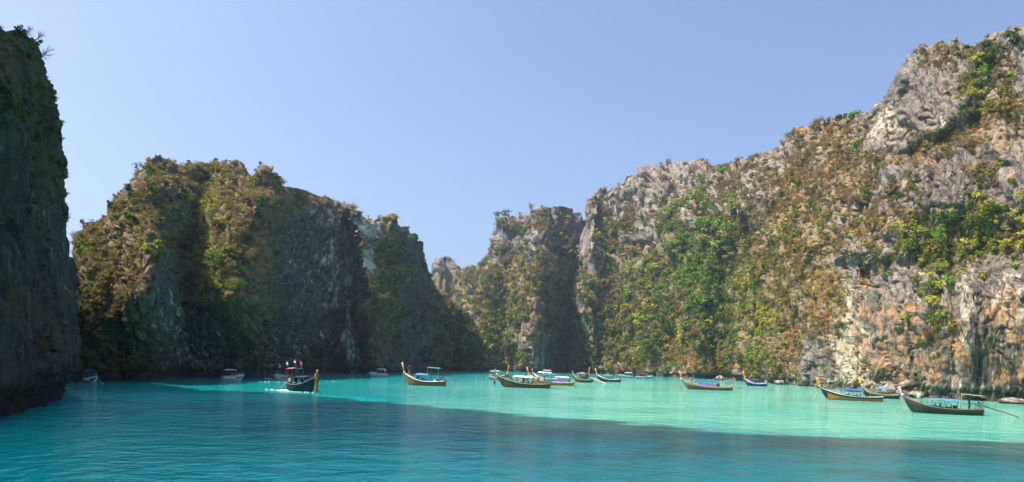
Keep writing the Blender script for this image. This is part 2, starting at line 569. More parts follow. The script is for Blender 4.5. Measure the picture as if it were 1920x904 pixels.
def massif(name, material, x0, x1, step, base, ridge, depth, setback, feats, amp, k, jag=5.0, seed=0,
           flute=1.0, strata=1.0, paint=None, back=50.0, left_back=0, right_back=0, notch=1.2, walls=None):
    """One cliff front: columns run along the shore, rows climb from below the water to the ridge, with a far side
    behind the ridge. base/ridge/depth/setback are outlines read off the site; feats are spurs (+) and gullies (-)."""
    nu = int((x1 - x0) / step) + 1
    xs = np.linspace(x0, x1, nu)
    yb = interp(xs, base)
    yr = interp(xs, ridge)
    jn = fbm(np.stack([xs / 28.0, 0 * xs, 0 * xs + seed], -1), 5, seed + 40, 0.6)
    yr = yr + jag * jn
    nv = int(np.max(yb - yr) / step) + 1
    t = np.linspace(0, 1, nv)
    X = np.repeat(xs[:, None], nv, 1)
    Yp = yb[:, None] + (yr - yb)[:, None] * t[None, :]
    D0 = interp(xs, depth)[:, None]
    T = t[None, :]
    sb = interp(xs, setback)[:, None]
    height = (yb - yr)[:, None] / F * D0
    prof = 0.10 * T + 0.42 * T ** 2 + 0.30 * T ** 4 + 0.18 * T ** 12
    D = D0 + height * sb * prof
    foot = 0.2 + 0.8 * sstep(0.0, 0.4, T)       # big spurs die out towards the straight waterline
    for f in feats:
        kind, pts, w, amt = f[:4]
        if kind == 'line':
            d, _ = pathdist(X, Yp, pts)
            D = D - amt * np.exp(-(d / w) ** 2) * (foot if abs(amt) > 12 and w > 30 else 1.0)
        elif kind == 'step':            # ground to the right of the line stands nearer (+) or farther (-)
            yy = [p[1] for p in pts]
            xx = [p[0] for p in pts]
            o = np.argsort(yy)
            xc = np.interp(Yp, np.array(yy)[o], np.array(xx)[o])
            fade = f[4] if len(f) > 4 else 60.0
            s = sstep(-w, w, X - xc) * np.exp(-np.clip(X - xc - w, 0, None) / fade)
            inside = sstep(min(yy) - 30, min(yy), Yp) * (1 - sstep(max(yy), max(yy) + 30, Yp))
            D = D - amt * s * inside
        elif kind == 'blob':
            (cx, cy), (rx, ry) = pts, w
            D = D - amt * gauss(X, Yp, cx, cy, rx, ry)
    P = at_depth(X, Yp, D)
    N = smooth2(grid_normals(P), 6)
    N /= np.linalg.norm(N, axis=-1, keepdims=True) + 1e-9
    wallm = blobs(*jitter(X, Yp, seed + 90, 10), walls) if walls else np.zeros_like(X)
    bx, by = P[:, 0, 0], P[:, 0, 1]
    kc = D0[:, 0] / 150.0 * k
    ds = np.hypot(np.gradient(bx), np.gradient(by)) / kc
    ds = np.minimum(np.convolve(np.pad(ds, 20, mode='edge'), np.ones(41) / 41, 'valid'), 0.6)
    su = np.cumsum(ds)
    rq = np.stack([np.repeat(su[:, None], nv, 1), (D - D0) / kc[:, None], P[..., 2] / kc[:, None]], -1)
    P = relief(P, N, amp, rq, np.repeat(kc[:, None], nv, 1), flute, strata, seed, wallm)
    # wave-cut notch at the waterline
    z = P[..., 2]
    hn = 1.9 + 0.8 * fbm(P / 5.0, 3, seed + 60)
    und = notch * sstep(hn + 0.5, hn - 0.6, z)
    P[..., 1] += und * 1.0
    P[..., 0] += und * np.sign(P[..., 0]) * 0.3
    P[:, 0, 2] -= 2.5
    stain, damp = paint(X, Yp, P, N)
    wet = sstep(hn + 0.4, hn - 0.5, z) * (0.7 + 0.3 * (fbm(P / 1.5, 2, seed + 61) > 0))
    damp[..., 0] = np.maximum(damp[..., 0], wet)
    damp[..., 2] = wallm
    # far side behind the ridge
    nb = 9
    last = P[:, -1]
    ex = []
    dirv = last.copy()
    dirv[:, 2] = 0
    dirv /= np.linalg.norm(dirv, axis=1, keepdims=True)
    for j in range(1, nb + 1):
        f_ = (j / nb)
        q = last + dirv * (back * f_)
        q[:, 2] = last[:, 2] * (1 - f_ ** 1.6) - 2.5 * f_ + 2.0 * fbm(q / 9.0, 3, seed + 70) * (1 - f_) * f_ * 4 - 0.4 * j
        ex.append(q)
    PA = np.concatenate([P, np.stack(ex, 1)], 1)
    sA = np.concatenate([stain, np.repeat(stain[:, -1:], nb, 1)], 1)
    dA = np.concatenate([damp, np.repeat(damp[:, -1:], nb, 1)], 1)
    nvA = nv + nb

    def side(col_i, sgn):
        out = []
        m = 6
        c = PA[col_i]
        for j in range(1, m + 1):
            f_ = j / m
            q = c + np.array([sgn * 22.0 * math.sin(f_ * 1.3) * (0.6 if sgn else 0), back * f_, 0])
            q = q + 1.5 * fbm(q / 6.0, 3, seed + 80)[:, None] * np.array([1, 0.3, 0.4])
            q[:, 2] = np.minimum(q[:, 2], c[:, 2] * (1 - 0.5 * f_ ** 2))
            out.append(q)
        return out
    cols = [PA[i] for i in range(nu)]
    sc = [sA[i] for i in range(nu)]
    dc = [dA[i] for i in range(nu)]
    if left_back:
        sd_ = side(0, left_back)
        cols = sd_[::-1] + cols
        sc = [sA[0]] * len(sd_) + sc
        dc = [dA[0]] * len(sd_) + dc
    if right_back:
        sd_ = side(nu - 1, right_back)
        cols = cols + sd_
        sc = sc + [sA[-1]] * len(sd_)
        dc = dc + [dA[-1]] * len(sd_)
    PA = np.stack(cols, 0)
    npre = len(cols) - nu - (6 if right_back else 0)
    qA = np.concatenate([rq, rq[:, -1:] + np.array([0, 4.0, 0]) * np.arange(1, nb + 1)[None, :, None]], 1)
    qA = np.concatenate([np.repeat(qA[:1], npre, 0), qA, np.repeat(qA[-1:], len(cols) - nu - npre, 0)], 0)
    o = mesh_obj(name, PA.reshape(-1, 3), grid_faces(PA.shape[0], nvA)[:, ::-1], material)
    color_attr(o, 'stain', np.stack(sc, 0).reshape(-1, 3))
    color_attr(o, 'damp', np.stack(dc, 0).reshape(-1, 3))
    vec_attr(o, 'rockco', qA.reshape(-1, 3))
    tag(o, kind='structure')
    SURF[name] = dict(P=P, X=X, Y=Yp, N=smooth2(grid_normals(P), 1), stain=stain, damp=damp, q=rq)
    return o


def blobs(X, Y, lst):
    v = np.zeros_like(X)
    for cx, cy, rx, ry, a in lst:
        v = np.maximum(v, a * np.clip(1.6 * gauss(X, Y, cx, cy, rx, ry), 0, 1)) if a > 0 else v * (1 + a * gauss(X, Y, cx, cy, rx, ry))
    return v


def jitter(X, Y, seed, s=14.0):
    q = np.stack([X / 60.0, Y / 60.0, 0 * X], -1)
    return X + s * fbm(q, 4, seed), Y + s * fbm(q + 40, 4, seed + 1)


# ---- left mountain
L_base = [(120, 718), (240, 713), (380, 707), (500, 703), (650, 700), (750, 698), (830, 697), (910, 697)]
L_ridge = [(120, 560), (133, 500), (140, 450), (150, 430), (165, 415), (205, 398), (212, 368), (235, 356), (245, 335), (262, 315), (275, 298), (300, 300),
           (320, 306), (345, 305), (365, 298), (395, 302), (420, 310), (435, 321), (455, 318), (490, 318), (520, 316), (540, 335), (545, 346), (580, 360), (610, 371),
           (640, 392), (650, 386), (668, 390), (682, 403), (700, 412), (716, 404), (735, 405), (755, 424), (772, 442), (800, 470), (815, 500), (828, 538),
           (850, 556), (872, 590), (890, 622), (902, 655), (908, 694)]
L_depth = [(120, 116), (240, 133), (380, 164), (500, 198), (650, 247), (750, 298), (830, 343), (910, 376)]
L_set = [(120, 1.0), (200, 1.35), (330, 1.45), (450, 1.3), (520, 0.75), (580, 0.38), (640, 0.24), (700, 0.4), (780, 0.25), (830, 0.45), (910, 0.5)]
L_feats = [
    ('line', [(392, 345), (350, 440), (335, 560), (345, 705)], 34, -16),
    ('line', [(480, 330), (470, 430), (475, 560), (490, 705)], 95, 46),
    ('line', [(280, 310), (285, 470), (290, 600), (290, 705)], 80, 32),
    ('line', [(165, 430), (185, 560), (190, 705)], 26, 5),
    ('blob', (200, 720), (70, 130), -6),
    ('line', [(570, 380), (560, 520), (560, 705)], 62, -12),
    ('line', [(652, 420), (668, 500), (676, 600), (676, 700)], 15, -9),
    ('step', [(655, 395), (672, 470), (688, 560), (694, 700)], 17, 32, 60),
    ('line', [(652, 575), (655, 640), (658, 705)], 11, 11),
    ('line', [(735, 405), (742, 520), (745, 700)], 20, 7),
    ('line', [(775, 500), (770, 700)], 22, -7),
    ('line', [(392, 300), (420, 325)], 16, 5),
    ('line', [(500, 318), (560, 350)], 18, 6),
    ('line', [(830, 540), (845, 700)], 18, -6),
]


def paint_L(X, Y, P, N):
    x, y = jitter(X, Y, 201)
    ochre = blobs(x, y, [(560, 430, 90, 110, .45), (640, 500, 30, 150, .5), (470, 600, 70, 90, .35), (400, 350, 12, 30, .9), (500, 450, 60, 140, .5), (676, 470, 30, 120, .5), (660, 690, 60, 16, .6), (300, 640, 60, 60, .2)])
    pale = blobs(x, y, [(670, 480, 18, 80, 1.3), (686, 570, 15, 60, 1.3), (655, 430, 15, 40, .8), (712, 425, 24, 24, .9), (655, 640, 10, 55, .7), (390, 660, 60, 60, .45), (310, 600, 40, 90, .35), (530, 680, 60, 60, .4), (620, 480, 30, 140, .4), (680, 660, 40, 45, .35), (585, 470, 60, 120, .3)])
    cover = blobs(x, y, [(200, 480, 100, 120, .75), (330, 390, 110, 100, .6), (430, 440, 90, 150, 1.), (480, 370, 110, 45, .95), (560, 370, 60, 22, .8), (720, 530, 40, 140, .85), (860, 640, 60, 100, .8), (240, 640, 70, 90, .7), (460, 560, 60, 110, .8), (170, 640, 50, 90, .8), (580, 660, 100, 40, .35), (674, 490, 17, 95, -.97), (656, 640, 11, 60, -.8), (712, 425, 20, 20, -.7)])
    cover = np.clip(cover + 0.25 * np.clip(N[..., 2], 0, 1), 0, 1)
    green = blobs(x, y, [(170, 500, 60, 130, .7), (280, 450, 70, 60, .6), (400, 480, 60, 120, .75), (620, 660, 80, 60, .6), (860, 640, 70, 110, .8), (180, 650, 60, 70, .8), (720, 540, 40, 120, .5), (400, 690, 60, 40, .5)])
    s = np.stack([ochre, pale, cover], -1)
    d = np.stack([0 * X, green, 0 * X], -1)
    return s, d


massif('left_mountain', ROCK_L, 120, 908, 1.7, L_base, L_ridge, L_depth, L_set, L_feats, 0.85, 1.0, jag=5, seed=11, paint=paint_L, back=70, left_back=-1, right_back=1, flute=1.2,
       walls=[(570, 520, 90, 200, .9), (390, 650, 60, 60, .8), (305, 610, 36, 90, .6), (785, 560, 36, 160, .6), (670, 500, 22, 110, .8), (650, 450, 60, 80, .6)])

# ---- far peak seen through the gap
massif('distant_peak', ROCK_M, 802, 884, 1.7, [(802, 690), (884, 690)],
       [(802, 530), (810, 492), (818, 485), (838, 484), (852, 486), (864, 492), (872, 506), (884, 540)],
       [(802, 560), (840, 545), (884, 560)], [(806, .3), (872, .3)], [('line', [(840, 490), (848, 560)], 8, -10), ('line', [(820, 490), (822, 560)], 8, 6)],
       0.6, 1.0, jag=3, seed=21, back=80, left_back=-1, right_back=1,
       paint=lambda X, Y, P, N: (np.stack([0.15 + 0 * X, 0.1 + 0 * X, blobs(X, Y, [(840, 560, 70, 50, .9), (870, 505, 16, 20, .9)])], -1), np.stack([0 * X, 0.3 + 0 * X, 0 * X], -1)))

# ---- middle hill
A_base = [(840, 697), (1000, 697), (1100, 699)]
A_ridge = [(840, 560), (852, 528), (866, 508), (880, 496), (898, 480), (912, 470), (912, 448), (922, 425), (936, 411), (960, 404), (980, 402), (1000, 397), (1012, 390),
           (1035, 386), (1055, 386), (1075, 391), (1094, 400), (1104, 416), (1110, 440)]
A_depth = [(840, 470), (880, 425), (940, 410), (1000, 404), (1030, 406), (1060, 414), (1110, 440)]
A_set = [(840, .4), (900, .6), (960, .55), (1040, .35), (1100, .15)]
A_feats = [('line', [(1018, 440), (1010, 560), (1000, 690)], 26, 7), ('line', [(960, 480), (950, 690)], 28, -5), ('blob', (945, 440), (28, 14), -7),
           ('line', [(905, 520), (900, 690)], 24, 6), ('step', [(1034, 400), (1036, 540), (1034, 690)], 22, -9, 400)]


def paint_A(X, Y, P, N):
    x, y = jitter(X, Y, 301)
    ochre = blobs(x, y, [(1000, 590, 10, 30, .9), (940, 440, 40, 14, .4), (900, 560, 60, 80, .3), (975, 690, 40, 12, .5)])
    pale = blobs(x, y, [(955, 690, 45, 10, .6), (1000, 640, 25, 50, .45), (1010, 430, 40, 60, .3)])
    cover = blobs(x, y, [(900, 540, 70, 60, .85), (960, 560, 50, 90, .8), (930, 640, 50, 60, .9), (980, 410, 60, 22, .6), (1015, 540, 30, 90, .6), (1060, 600, 40, 110, .95), (1050, 480, 30, 60, .5)])
    green = blobs(x, y, [(930, 640, 45, 60, .8), (1060, 600, 50, 110, .9), (975, 530, 30, 60, .5), (1050, 480, 30, 60, .6)])
    return np.stack([ochre, pale, cover], -1), np.stack([0 * X, green, 0 * X], -1)


massif('middle_hill', ROCK_M, 840, 1110, 1.7, A_base, A_ridge, A_depth, A_set, A_feats, 0.7, 1.0, jag=4, seed=31, paint=paint_A, back=70, left_back=-1, right_back=0, flute=1.2,
       walls=[(1010, 640, 40, 70, .6), (1055, 430, 40, 40, .6), (960, 690, 60, 16, .5)])

# ---- right-hand mountain wall
B_base = [(1030, 698), (1100, 699), (1200, 703), (1300, 709), (1400, 715), (1450, 719), (1500, 724), (1560, 730), (1600, 735), (1700, 744), (1800, 750), (1920, 757), (2100, 768)]
B_ridge = [(1030, 560), (1060, 500), (1082, 462), (1094, 452), (1099, 376), (1115, 358), (1140, 351), (1162, 347), (1182, 326), (1210, 313), (1250, 305), (1300, 302), (1340, 308), (1380, 304),
           (1420, 290), (1450, 276), (1480, 254), (1500, 241), (1540, 228), (1580, 222), (1625, 212), (1640, 190), (1660, 160), (1680, 130), (1702, 100),
           (1740, 85), (1790, 73), (1825, 78), (1850, 62), (1890, 52), (1920, 46), (2000, 30), (2100, 15)]
B_depth = [(1030, 440), (1078, 424), (1108, 396), (1150, 388), (1200, 378), (1300, 334), (1400, 284), (1450, 250), (1500, 221), (1560, 190), (1600, 171), (1700, 148), (1800, 136), (1920, 125), (2100, 112)]
B_set = [(1030, .35), (1100, .32), (1200, .45), (1300, .7), (1400, .8), (1500, .75), (1600, .62), (1700, .42), (1920, .4), (2100, .4)]
B_feats = [
    ('line', [(1420, 400), (1385, 480), (1345, 590), (1345, 708)], 22, -10),
    ('line', [(1300, 400), (1305, 520), (1300, 708)], 38, 9),
    ('line', [(1190, 380), (1150, 520), (1130, 700)], 40, -7),
    ('line', [(1215, 330), (1225, 480), (1215, 700)], 34, 7),
    ('line', [(1110, 370), (1110, 470)], 12, 8),
    ('line', [(1450, 300), (1460, 460), (1420, 700)], 34, 5),
    ('line', [(1500, 260), (1520, 420), (1500, 600)], 30, -5),
    ('step', [(1650, 150), (1640, 240), (1600, 330), (1570, 470)], 14, 6, 160),
    ('blob', (1800, 455), (130, 45), -5.0),
    ('blob', (1800, 600), (160, 80), 2.5),
    ('line', [(1690, 300), (1830, 232)], 18, -2.5),
    ('line', [(1560, 560), (1565, 735)], 9, -2.2),
    ('line', [(1585, 560), (1590, 735)], 16, 2.5),
    ('line', [(1788, 470), (1792, 745)], 9, -1.2),
    ('line', [(1812, 480), (1816, 745)], 20, 1.4),
    ('line', [(1850, 300), (1880, 420)], 16, -1.2),
    ('blob', (1618, 512), (6, 10), -4.0),
    ('blob', (1660, 715), (34, 16), -3.0),
    ('line', [(1455, 610), (1458, 720)], 14, 3),
    ('line', [(1700, 100), (1760, 240)], 20, 2.5),
    ('line', [(1870, 90), (1830, 230)], 18, -1.8),
]


def paint_B(X, Y, P, N):
    x, y = jitter(X, Y, 401)
    ochre = blobs(x, y, [(1700, 640, 150, 100, .85), (1880, 640, 60, 110, .85), (1870, 280, 60, 100, .6), (1620, 530, 10, 14, 1.), (1230, 395, 30, 10, .7), (1310, 385, 30, 10, .9), (1330, 690, 80, 20, .7), (1760, 330, 90, 60, .45), (1660, 400, 60, 60, .5), (1560, 260, 60, 40, .3), (1520, 690, 60, 40, .4), (1125, 445, 10, 20, .7)])
    pale = blobs(x, y, [(1590, 640, 30, 90, 1.), (1810, 560, 16, 110, .7), (1895, 570, 34, 80, .6), (1660, 235, 30, 34, .9), (1765, 235, 8, 24, .9), (1118, 445, 16, 26, 1.), (1750, 735, 200, 16, .6), (1560, 720, 90, 18, .8), (1460, 650, 12, 50, .7), (1740, 560, 50, 60, .35), (1320, 390, 60, 14, .8)])
    cover = blobs(x, y, [(1200, 600, 110, 110, .95), (1320, 560, 110, 160, 1.), (1420, 560, 80, 160, .95), (1500, 420, 90, 130, .8), (1560, 330, 85, 105, .78), (1640, 400, 60, 90, .55), (1540, 560, 50, 80, .85), (1300, 390, 60, 40, .5), (1400, 330, 70, 40, .6), (1520, 240, 80, 24, .8), (1780, 440, 130, 60, .75), (1690, 370, 60, 50, .4), (1780, 260, 80, 26, .7), (1800, 100, 100, 40, .5), (1860, 160, 60, 80, .55), (1640, 480, 50, 50, .45), (1850, 330, 40, 40, .4), (1140, 400, 40, 40, .3), (1740, 600, 30, 60, .35)])
    green = blobs(x, y, [(1330, 540, 90, 160, .9), (1200, 560, 90, 120, .7), (1120, 620, 50, 80, .7), (1420, 620, 60, 90, .7), (1560, 470, 60, 50, .6), (1780, 450, 130, 50, .7), (1850, 150, 50, 70, .6), (1740, 540, 30, 40, .6)])
    return np.stack([ochre, pale, cover], -1), np.stack([0 * X, green, 0 * X], -1)


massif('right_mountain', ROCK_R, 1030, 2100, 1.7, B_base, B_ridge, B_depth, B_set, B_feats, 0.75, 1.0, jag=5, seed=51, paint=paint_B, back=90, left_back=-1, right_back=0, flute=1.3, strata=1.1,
       walls=[(1590, 660, 34, 90, .8), (1690, 650, 70, 90, .75), (1760, 660, 50, 100, .6), (1850, 620, 60, 140, 1.), (1920, 620, 60, 150, 1.), (2000, 620, 100, 160, .9), (1800, 345, 70, 60, .7), (1690, 200, 50, 50, .5), (1500, 690, 60, 30, .4)])

# ---- near cliff at the left edge: an overhanging pillar, and the unseen wall added beyond it to cast shade
def near_cliff():
    out = [(0, 88), (0.05, 94), (0.09, 116), (0.12, 129), (0.18, 128), (0.24, 124), (0.32, 120), (0.42, 113), (0.52, 108), (0.62, 99), (0.72, 93), (0.80, 88), (0.90, 82), (0.955, 76), (0.985, 62), (1.0, 44)]
    nt = 430
    t = np.linspace(0, 1, nt)
    xo = interp(t, out) - 20 + 2.0 * fbm(np.stack([t * 30, 0 * t, 0 * t], -1), 4, 3)
    s = np.concatenate([np.linspace(0, 0.5, 150) ** 1.25, np.linspace(0.43, 1, 70)])
    s = np.unique(np.round(s, 5))
    Sg, Tg = np.meshgrid(s, t, indexing='ij')
    xl = -560.0
    Xp = xo[None, :] + (xl - xo[None, :]) * Sg
    yb = 766 + 190 * Sg ** 0.9
    yt = 66 - 30 * Sg
    Yp = yb + (yt - yb) * Tg
    D = 66 - 5.0 * (1 - np.exp(-Sg / 0.02)) - 6 * (1 - np.exp(-Sg / 0.08)) - 29 * Sg ** 0.85
    D += 7.0 * Tg ** 8 + 1.5 * sstep(0.16, 0.0, Tg)
    P = at_depth(Xp, Yp, D)
    # far side of the nose
    nb = 40
    pre = []
    for j in range(nb, 0, -1):
        f = j / nb
        q = P[0].copy()
        q[:, 1] += 46 * f ** 1.1
        q[:, 0] -= 32 * f ** 1.5
        pre.append(q)
    P = np.concatenate([np.stack(pre, 0), P], 0)
    N = grid_normals(P)
    N = smooth2(N, 8)
    N /= np.linalg.norm(N, axis=-1, keepdims=True) + 1e-9
    P = relief(P, N, 0.55, P / np.array([.8, .8, 1.1]), np.full(P.shape[:2], 0.85), 1.8, 0.8, 77, 0.35)
    P[:, 0, 2] = -3
    z = P[..., 2]
    st = np.zeros(P.shape)
    st[..., 0] = np.clip(0.5 * sstep(0.1, 0.5, fbm(P / 7.0, 3, 73)) + 0.5 * sstep(14, 4, z), 0, 1)
    st[..., 1] = np.clip(0.45 * sstep(0.0, 0.4, fbm(P / 5.0, 3, 74)) * sstep(6, 11, z) * sstep(26, 17, z), 0, 1)
    st[..., 2] = np.clip(0.8 * sstep(17, 23, z) + 0.5 * sstep(0.2, 0.5, fbm(P / 4.0, 3, 75)), 0, 1)
    dm = np.zeros(P.shape)
    dm[..., 0] = sstep(3.3, 1.6, z + 0.8 * fbm(P / 3.0, 3, 76))
    dm[..., 1] = 0.55
    dm[..., 2] = 0.45
    # top: rises gently back to the added wall
    last = P[:, -1]
    ex = []
    nb2 = 8
    for j in range(1, nb2 + 1):
        f = j / nb2
        q = last.copy()
        q[:, 0] -= 26 * f
        q[:, 1] += 8 * f * (1 - f)
        q[:, 2] += -1.5 * f - 8 * f * f + 1.2 * fbm(q / 4.0, 3, 78) * min(1, 3 * f)
        ex.append(q)
    n0 = P.shape[1]
    SURF['near_cliff'] = dict(P=P, N=smooth2(grid_normals(P), 1), X=P[..., 0], Y=P[..., 2], stain=st, damp=dm)
    P = np.concatenate([P, np.stack(ex, 1)], 1)
    st = np.concatenate([st, np.repeat(st[:, -1:], nb2, 1)], 1)
    dm = np.concatenate([dm, np.repeat(dm[:, -1:], nb2, 1)], 1)
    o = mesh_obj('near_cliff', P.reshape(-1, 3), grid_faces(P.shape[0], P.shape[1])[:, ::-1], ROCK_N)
    color_attr(o, 'stain', st.reshape(-1, 3))
    color_attr(o, 'damp', dm.reshape(-1, 3))
    vec_attr(o, 'rockco', P.reshape(-1, 3))
    tag(o, kind='structure')


near_cliff()


def shade_wall():
    """unseen wall left of the near cliff, invented and shaped to shade the foreground"""
    xs = np.linspace(-190, -36, 110)
    ys = np.linspace(-150, 126, 180)
    X, Y = np.meshgrid(xs, ys, indexing='ij')
    # ridge height from the line the shade reaches on the water
    rise = math.tan(SUN_EL)
    line = [(-50, 104), (-27, 100), (2, 66), (13.3, 55), (24, 53.5), (37, 52.5), (52, 51)]
    rd = []
    for lx, ly in line:
        run = (lx + 72)
        rd.append((ly - run * (math.cos(SUN_AZ) / math.sin(SUN_AZ)), run / abs(math.sin(SUN_AZ)) * rise))
    rd = sorted(rd)
    rd = [(-150, 30), (-60, 45), (-8, 55), (6, 80), (12, rd[0][1] * .95 + 8), (rd[0][0] - 8, rd[0][1] + 6)] + [r for r in rd] + [(106, 2), (110, -4)]  # kept low behind the camera so skylight reaches the foreground water
    R = interp(Y, rd)
    wid = interp(Y, [(-150, 30), (0, 32), (30, 22), (45, 15), (60, 12), (88, 10), (108, 8)])
    c = -72 - interp(Y, [(-150, 6), (20, 2), (60, 0), (75, 3), (110, 5)])
    nz = fbm(np.stack([X / 14, Y / 14, 0 * X], -1), 5, 91)
    u = np.abs(X - c) / wid + 0.12 * nz
    H = (R + 7 * nz + 9 * fbm(np.stack([X / 7, Y / 4, 0 * X], -1), 4, 97, 0.65)) * (1 - sstep(0.35, 1.0, u)) - 4
    R2 = interp(Y, [(-150, 60), (40, 80), (95, 72), (108, 66), (118, 40), (126, -5)])  # second unseen hump, added to shade the foot of the left mountain
    u2 = np.abs(X + 118) / 26 + 0.12 * nz
    H = np.maximum(H, (R2 + 4 * nz) * (1 - sstep(0.4, 1.0, u2)) - 4)
    rag = 3.4 * fbm(np.stack([X / 12, Y / 30, H / 7], -1), 4, 98, 0.6) * sstep(-8, 0, H) * sstep(30, 42, Y)
    P = np.stack([X + 0.8 * fbm(np.stack([X / 5, Y / 5, H / 9], -1), 3, 95), Y + rag, H], -1)
    o = mesh_obj('shade_wall', P.reshape(-1, 3), grid_faces(*X.shape), ROCK_N)
    st = np.zeros(P.shape)
    st[..., 2] = 0.6
    dm = np.zeros(P.shape)
    dm[..., 1] = 0.6
    color_attr(o, 'stain', st.reshape(-1, 3))
    color_attr(o, 'damp', dm.reshape(-1, 3))
    vec_attr(o, 'rockco', P.reshape(-1, 3))
    tag(o, kind='structure')


shade_wall()

# ------------------------------------------------------------------ plants
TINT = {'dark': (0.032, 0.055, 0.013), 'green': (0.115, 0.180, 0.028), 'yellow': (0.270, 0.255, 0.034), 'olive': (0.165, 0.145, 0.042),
        'brown': (0.205, 0.135, 0.068), 'straw': (0.430, 0.285, 0.115), 'rust': (0.280, 0.150, 0.050), 'grey': (0.17, 0.14, 0.11)}


def leaf_material(name, inst, twig=False):
    m = bpy.data.materials.new(name)
    m.use_nodes = True
    n, l = m.node_tree.nodes, m.node_tree.links
    for x in list(n):
        if x.type != 'OUTPUT_MATERIAL':
            n.remove(x)
    out = [x for x in n if x.type == 'OUTPUT_MATERIAL'][0]
    if inst:
        a = n.new('ShaderNodeAttribute')
        a.attribute_type = 'INSTANCER'
        a.attribute_name = 'tint'
        col = a.outputs['Color']
    else:
        a = n.new('ShaderNodeObjectInfo')
        col = a.outputs['Color']
    geo = n.new('ShaderNodeNewGeometry')
    mr = n.new('ShaderNodeMapRange')
    mr.inputs['To Min'].default_value = 0.6
    mr.inputs['To Max'].default_value = 1.5
    l.new(geo.outputs['Random Per Island'], mr.inputs['Value'])
    mul = n.new('ShaderNodeVectorMath')
    mul.operation = 'SCALE'
    l.new(col, mul.inputs[0])
    l.new(mr.outputs[0], mul.inputs['Scale'])
    d = n.new('ShaderNodeBsdfDiffuse')
    l.new(mul.outputs[0], d.inputs['Color'])
    t = n.new('ShaderNodeBsdfTranslucent')
    l.new(mul.outputs[0], t.inputs['Color'])
    mx = n.new('ShaderNodeMixShader')
    mx.inputs[0].default_value = 0.0 if twig else 0.28
    l.new(d.outputs[0], mx.inputs[1])
    l.new(t.outputs[0], mx.inputs[2])
    l.new(mx.outputs[0], out.inputs['Surface'])
    return m


LEAF_I = leaf_material('leaf_cover', True)
LEAF_O = leaf_material('leaf', False)
BARK = plain('bark', (0.09, 0.07, 0.055), 0.9, 0.1, 0.25, 4)
BARE = plain('bare_wood', (0.10, 0.085, 0.075), 0.9, 0.1, 0.25, 4)


def leaf_cloud(rs, n, clumps, size, zmin=-0.35, flat=0.8, droop=0.0):
    """n leaf faces gathered in clumps inside a unit crown"""
    V, Fc = [], []
    cs = []
    while len(cs) < clumps:
        c = rs.normal(size=3)
        c /= np.linalg.norm(c)
        c *= rs.uniform(0.25, 0.85)
        c[2] *= flat
        if c[2] < zmin:
            continue
        cs.append((c, rs.uniform(0.25, 0.5)))
    for i in range(n):
        c, r = cs[rs.randint(clumps)]
        d = rs.normal(size=3)
        d /= np.linalg.norm(d)
        p = c + d * r * rs.uniform(0.6, 1.0) * np.array([1, 1, 0.75])
        nrm = d * 0.9 + rs.normal(size=3) * 0.5 + np.array([0, 0, 0.35])
        nrm /= np.linalg.norm(nrm)
        a = np.cross(nrm, rs.normal(size=3))
        a /= np.linalg.norm(a)
        b = np.cross(nrm, a)
        s = size * rs.uniform(0.6, 1.4)
        k = len(V)
        V += [p + a * s, p + b * s * 0.7, p - a * s, p - b * s * 0.7]
        Fc.append((k, k + 1, k + 2, k + 3))
    return np.array(V), Fc


def blade_cloud(rs, n, length, width, spread, curl):
    V, Fc = [], []
    for i in range(n):
        d = np.array([rs.normal() * spread, rs.normal() * spread, rs.uniform(0.25, 1.0)])
        d /= np.linalg.norm(d)
        L = length * rs.uniform(0.5, 1.1)
        root = rs.normal(size=3) * np.array([0.22, 0.22, 0.08])
        side = np.cross(d, rs.normal(size=3))
        side /= np.linalg.norm(side)
        side *= width
        mid = root + d * L * 0.55
        tip = root + d * L - np.array([0, 0, curl * L]) + rs.normal(size=3) * 0.08
        k = len(V)
        V += [root - side, root + side, mid + side * 0.8, mid - side * 0.8, tip]
        Fc += [(k, k + 1, k + 2, k + 3), (k + 3, k + 2, k + 4)]
    return np.array(V), Fc


def merge(*parts):
    V, Fc, o = [], [], 0
    for v, f in parts:
        V.append(np.asarray(v))
        Fc += [tuple(i + o for i in q) for q in f]
        o += len(v)
    return np.concatenate(V), Fc


plant_col = bpy.data.collections.new('plant_kinds')     # source shapes for the uncountable cover; not linked to the scene
_rs = np.random.RandomState(12)


def proto(name, V, Fc, material):
    me = bpy.data.meshes.new(name)
    me.from_pydata([tuple(v) for v in V], [], Fc)
    me.materials.append(material)
    o = bpy.data.objects.new(name, me)
    plant_col.objects.link(o)
    return o


for i in range(4):
    proto(f'a{i}_bush', *leaf_cloud(_rs, 150, 7 + i, 0.17), LEAF_I)
for i in range(3):
    proto(f'b{i}_twigs', *merge(blade_cloud(_rs, 70, 1.25, 0.022, 0.8, 0.05), leaf_cloud(_rs, 60, 6, 0.10)), LEAF_I)
for i in range(2):
    proto(f'c{i}_tuft', *blade_cloud(_rs, 46, 1.1, 0.05, 0.6, 0.45), LEAF_I)
for i in range(2):
    proto(f'd{i}_creeper', *leaf_cloud(_rs, 110, 9, 0.15, -0.9, 1.3), LEAF_I)


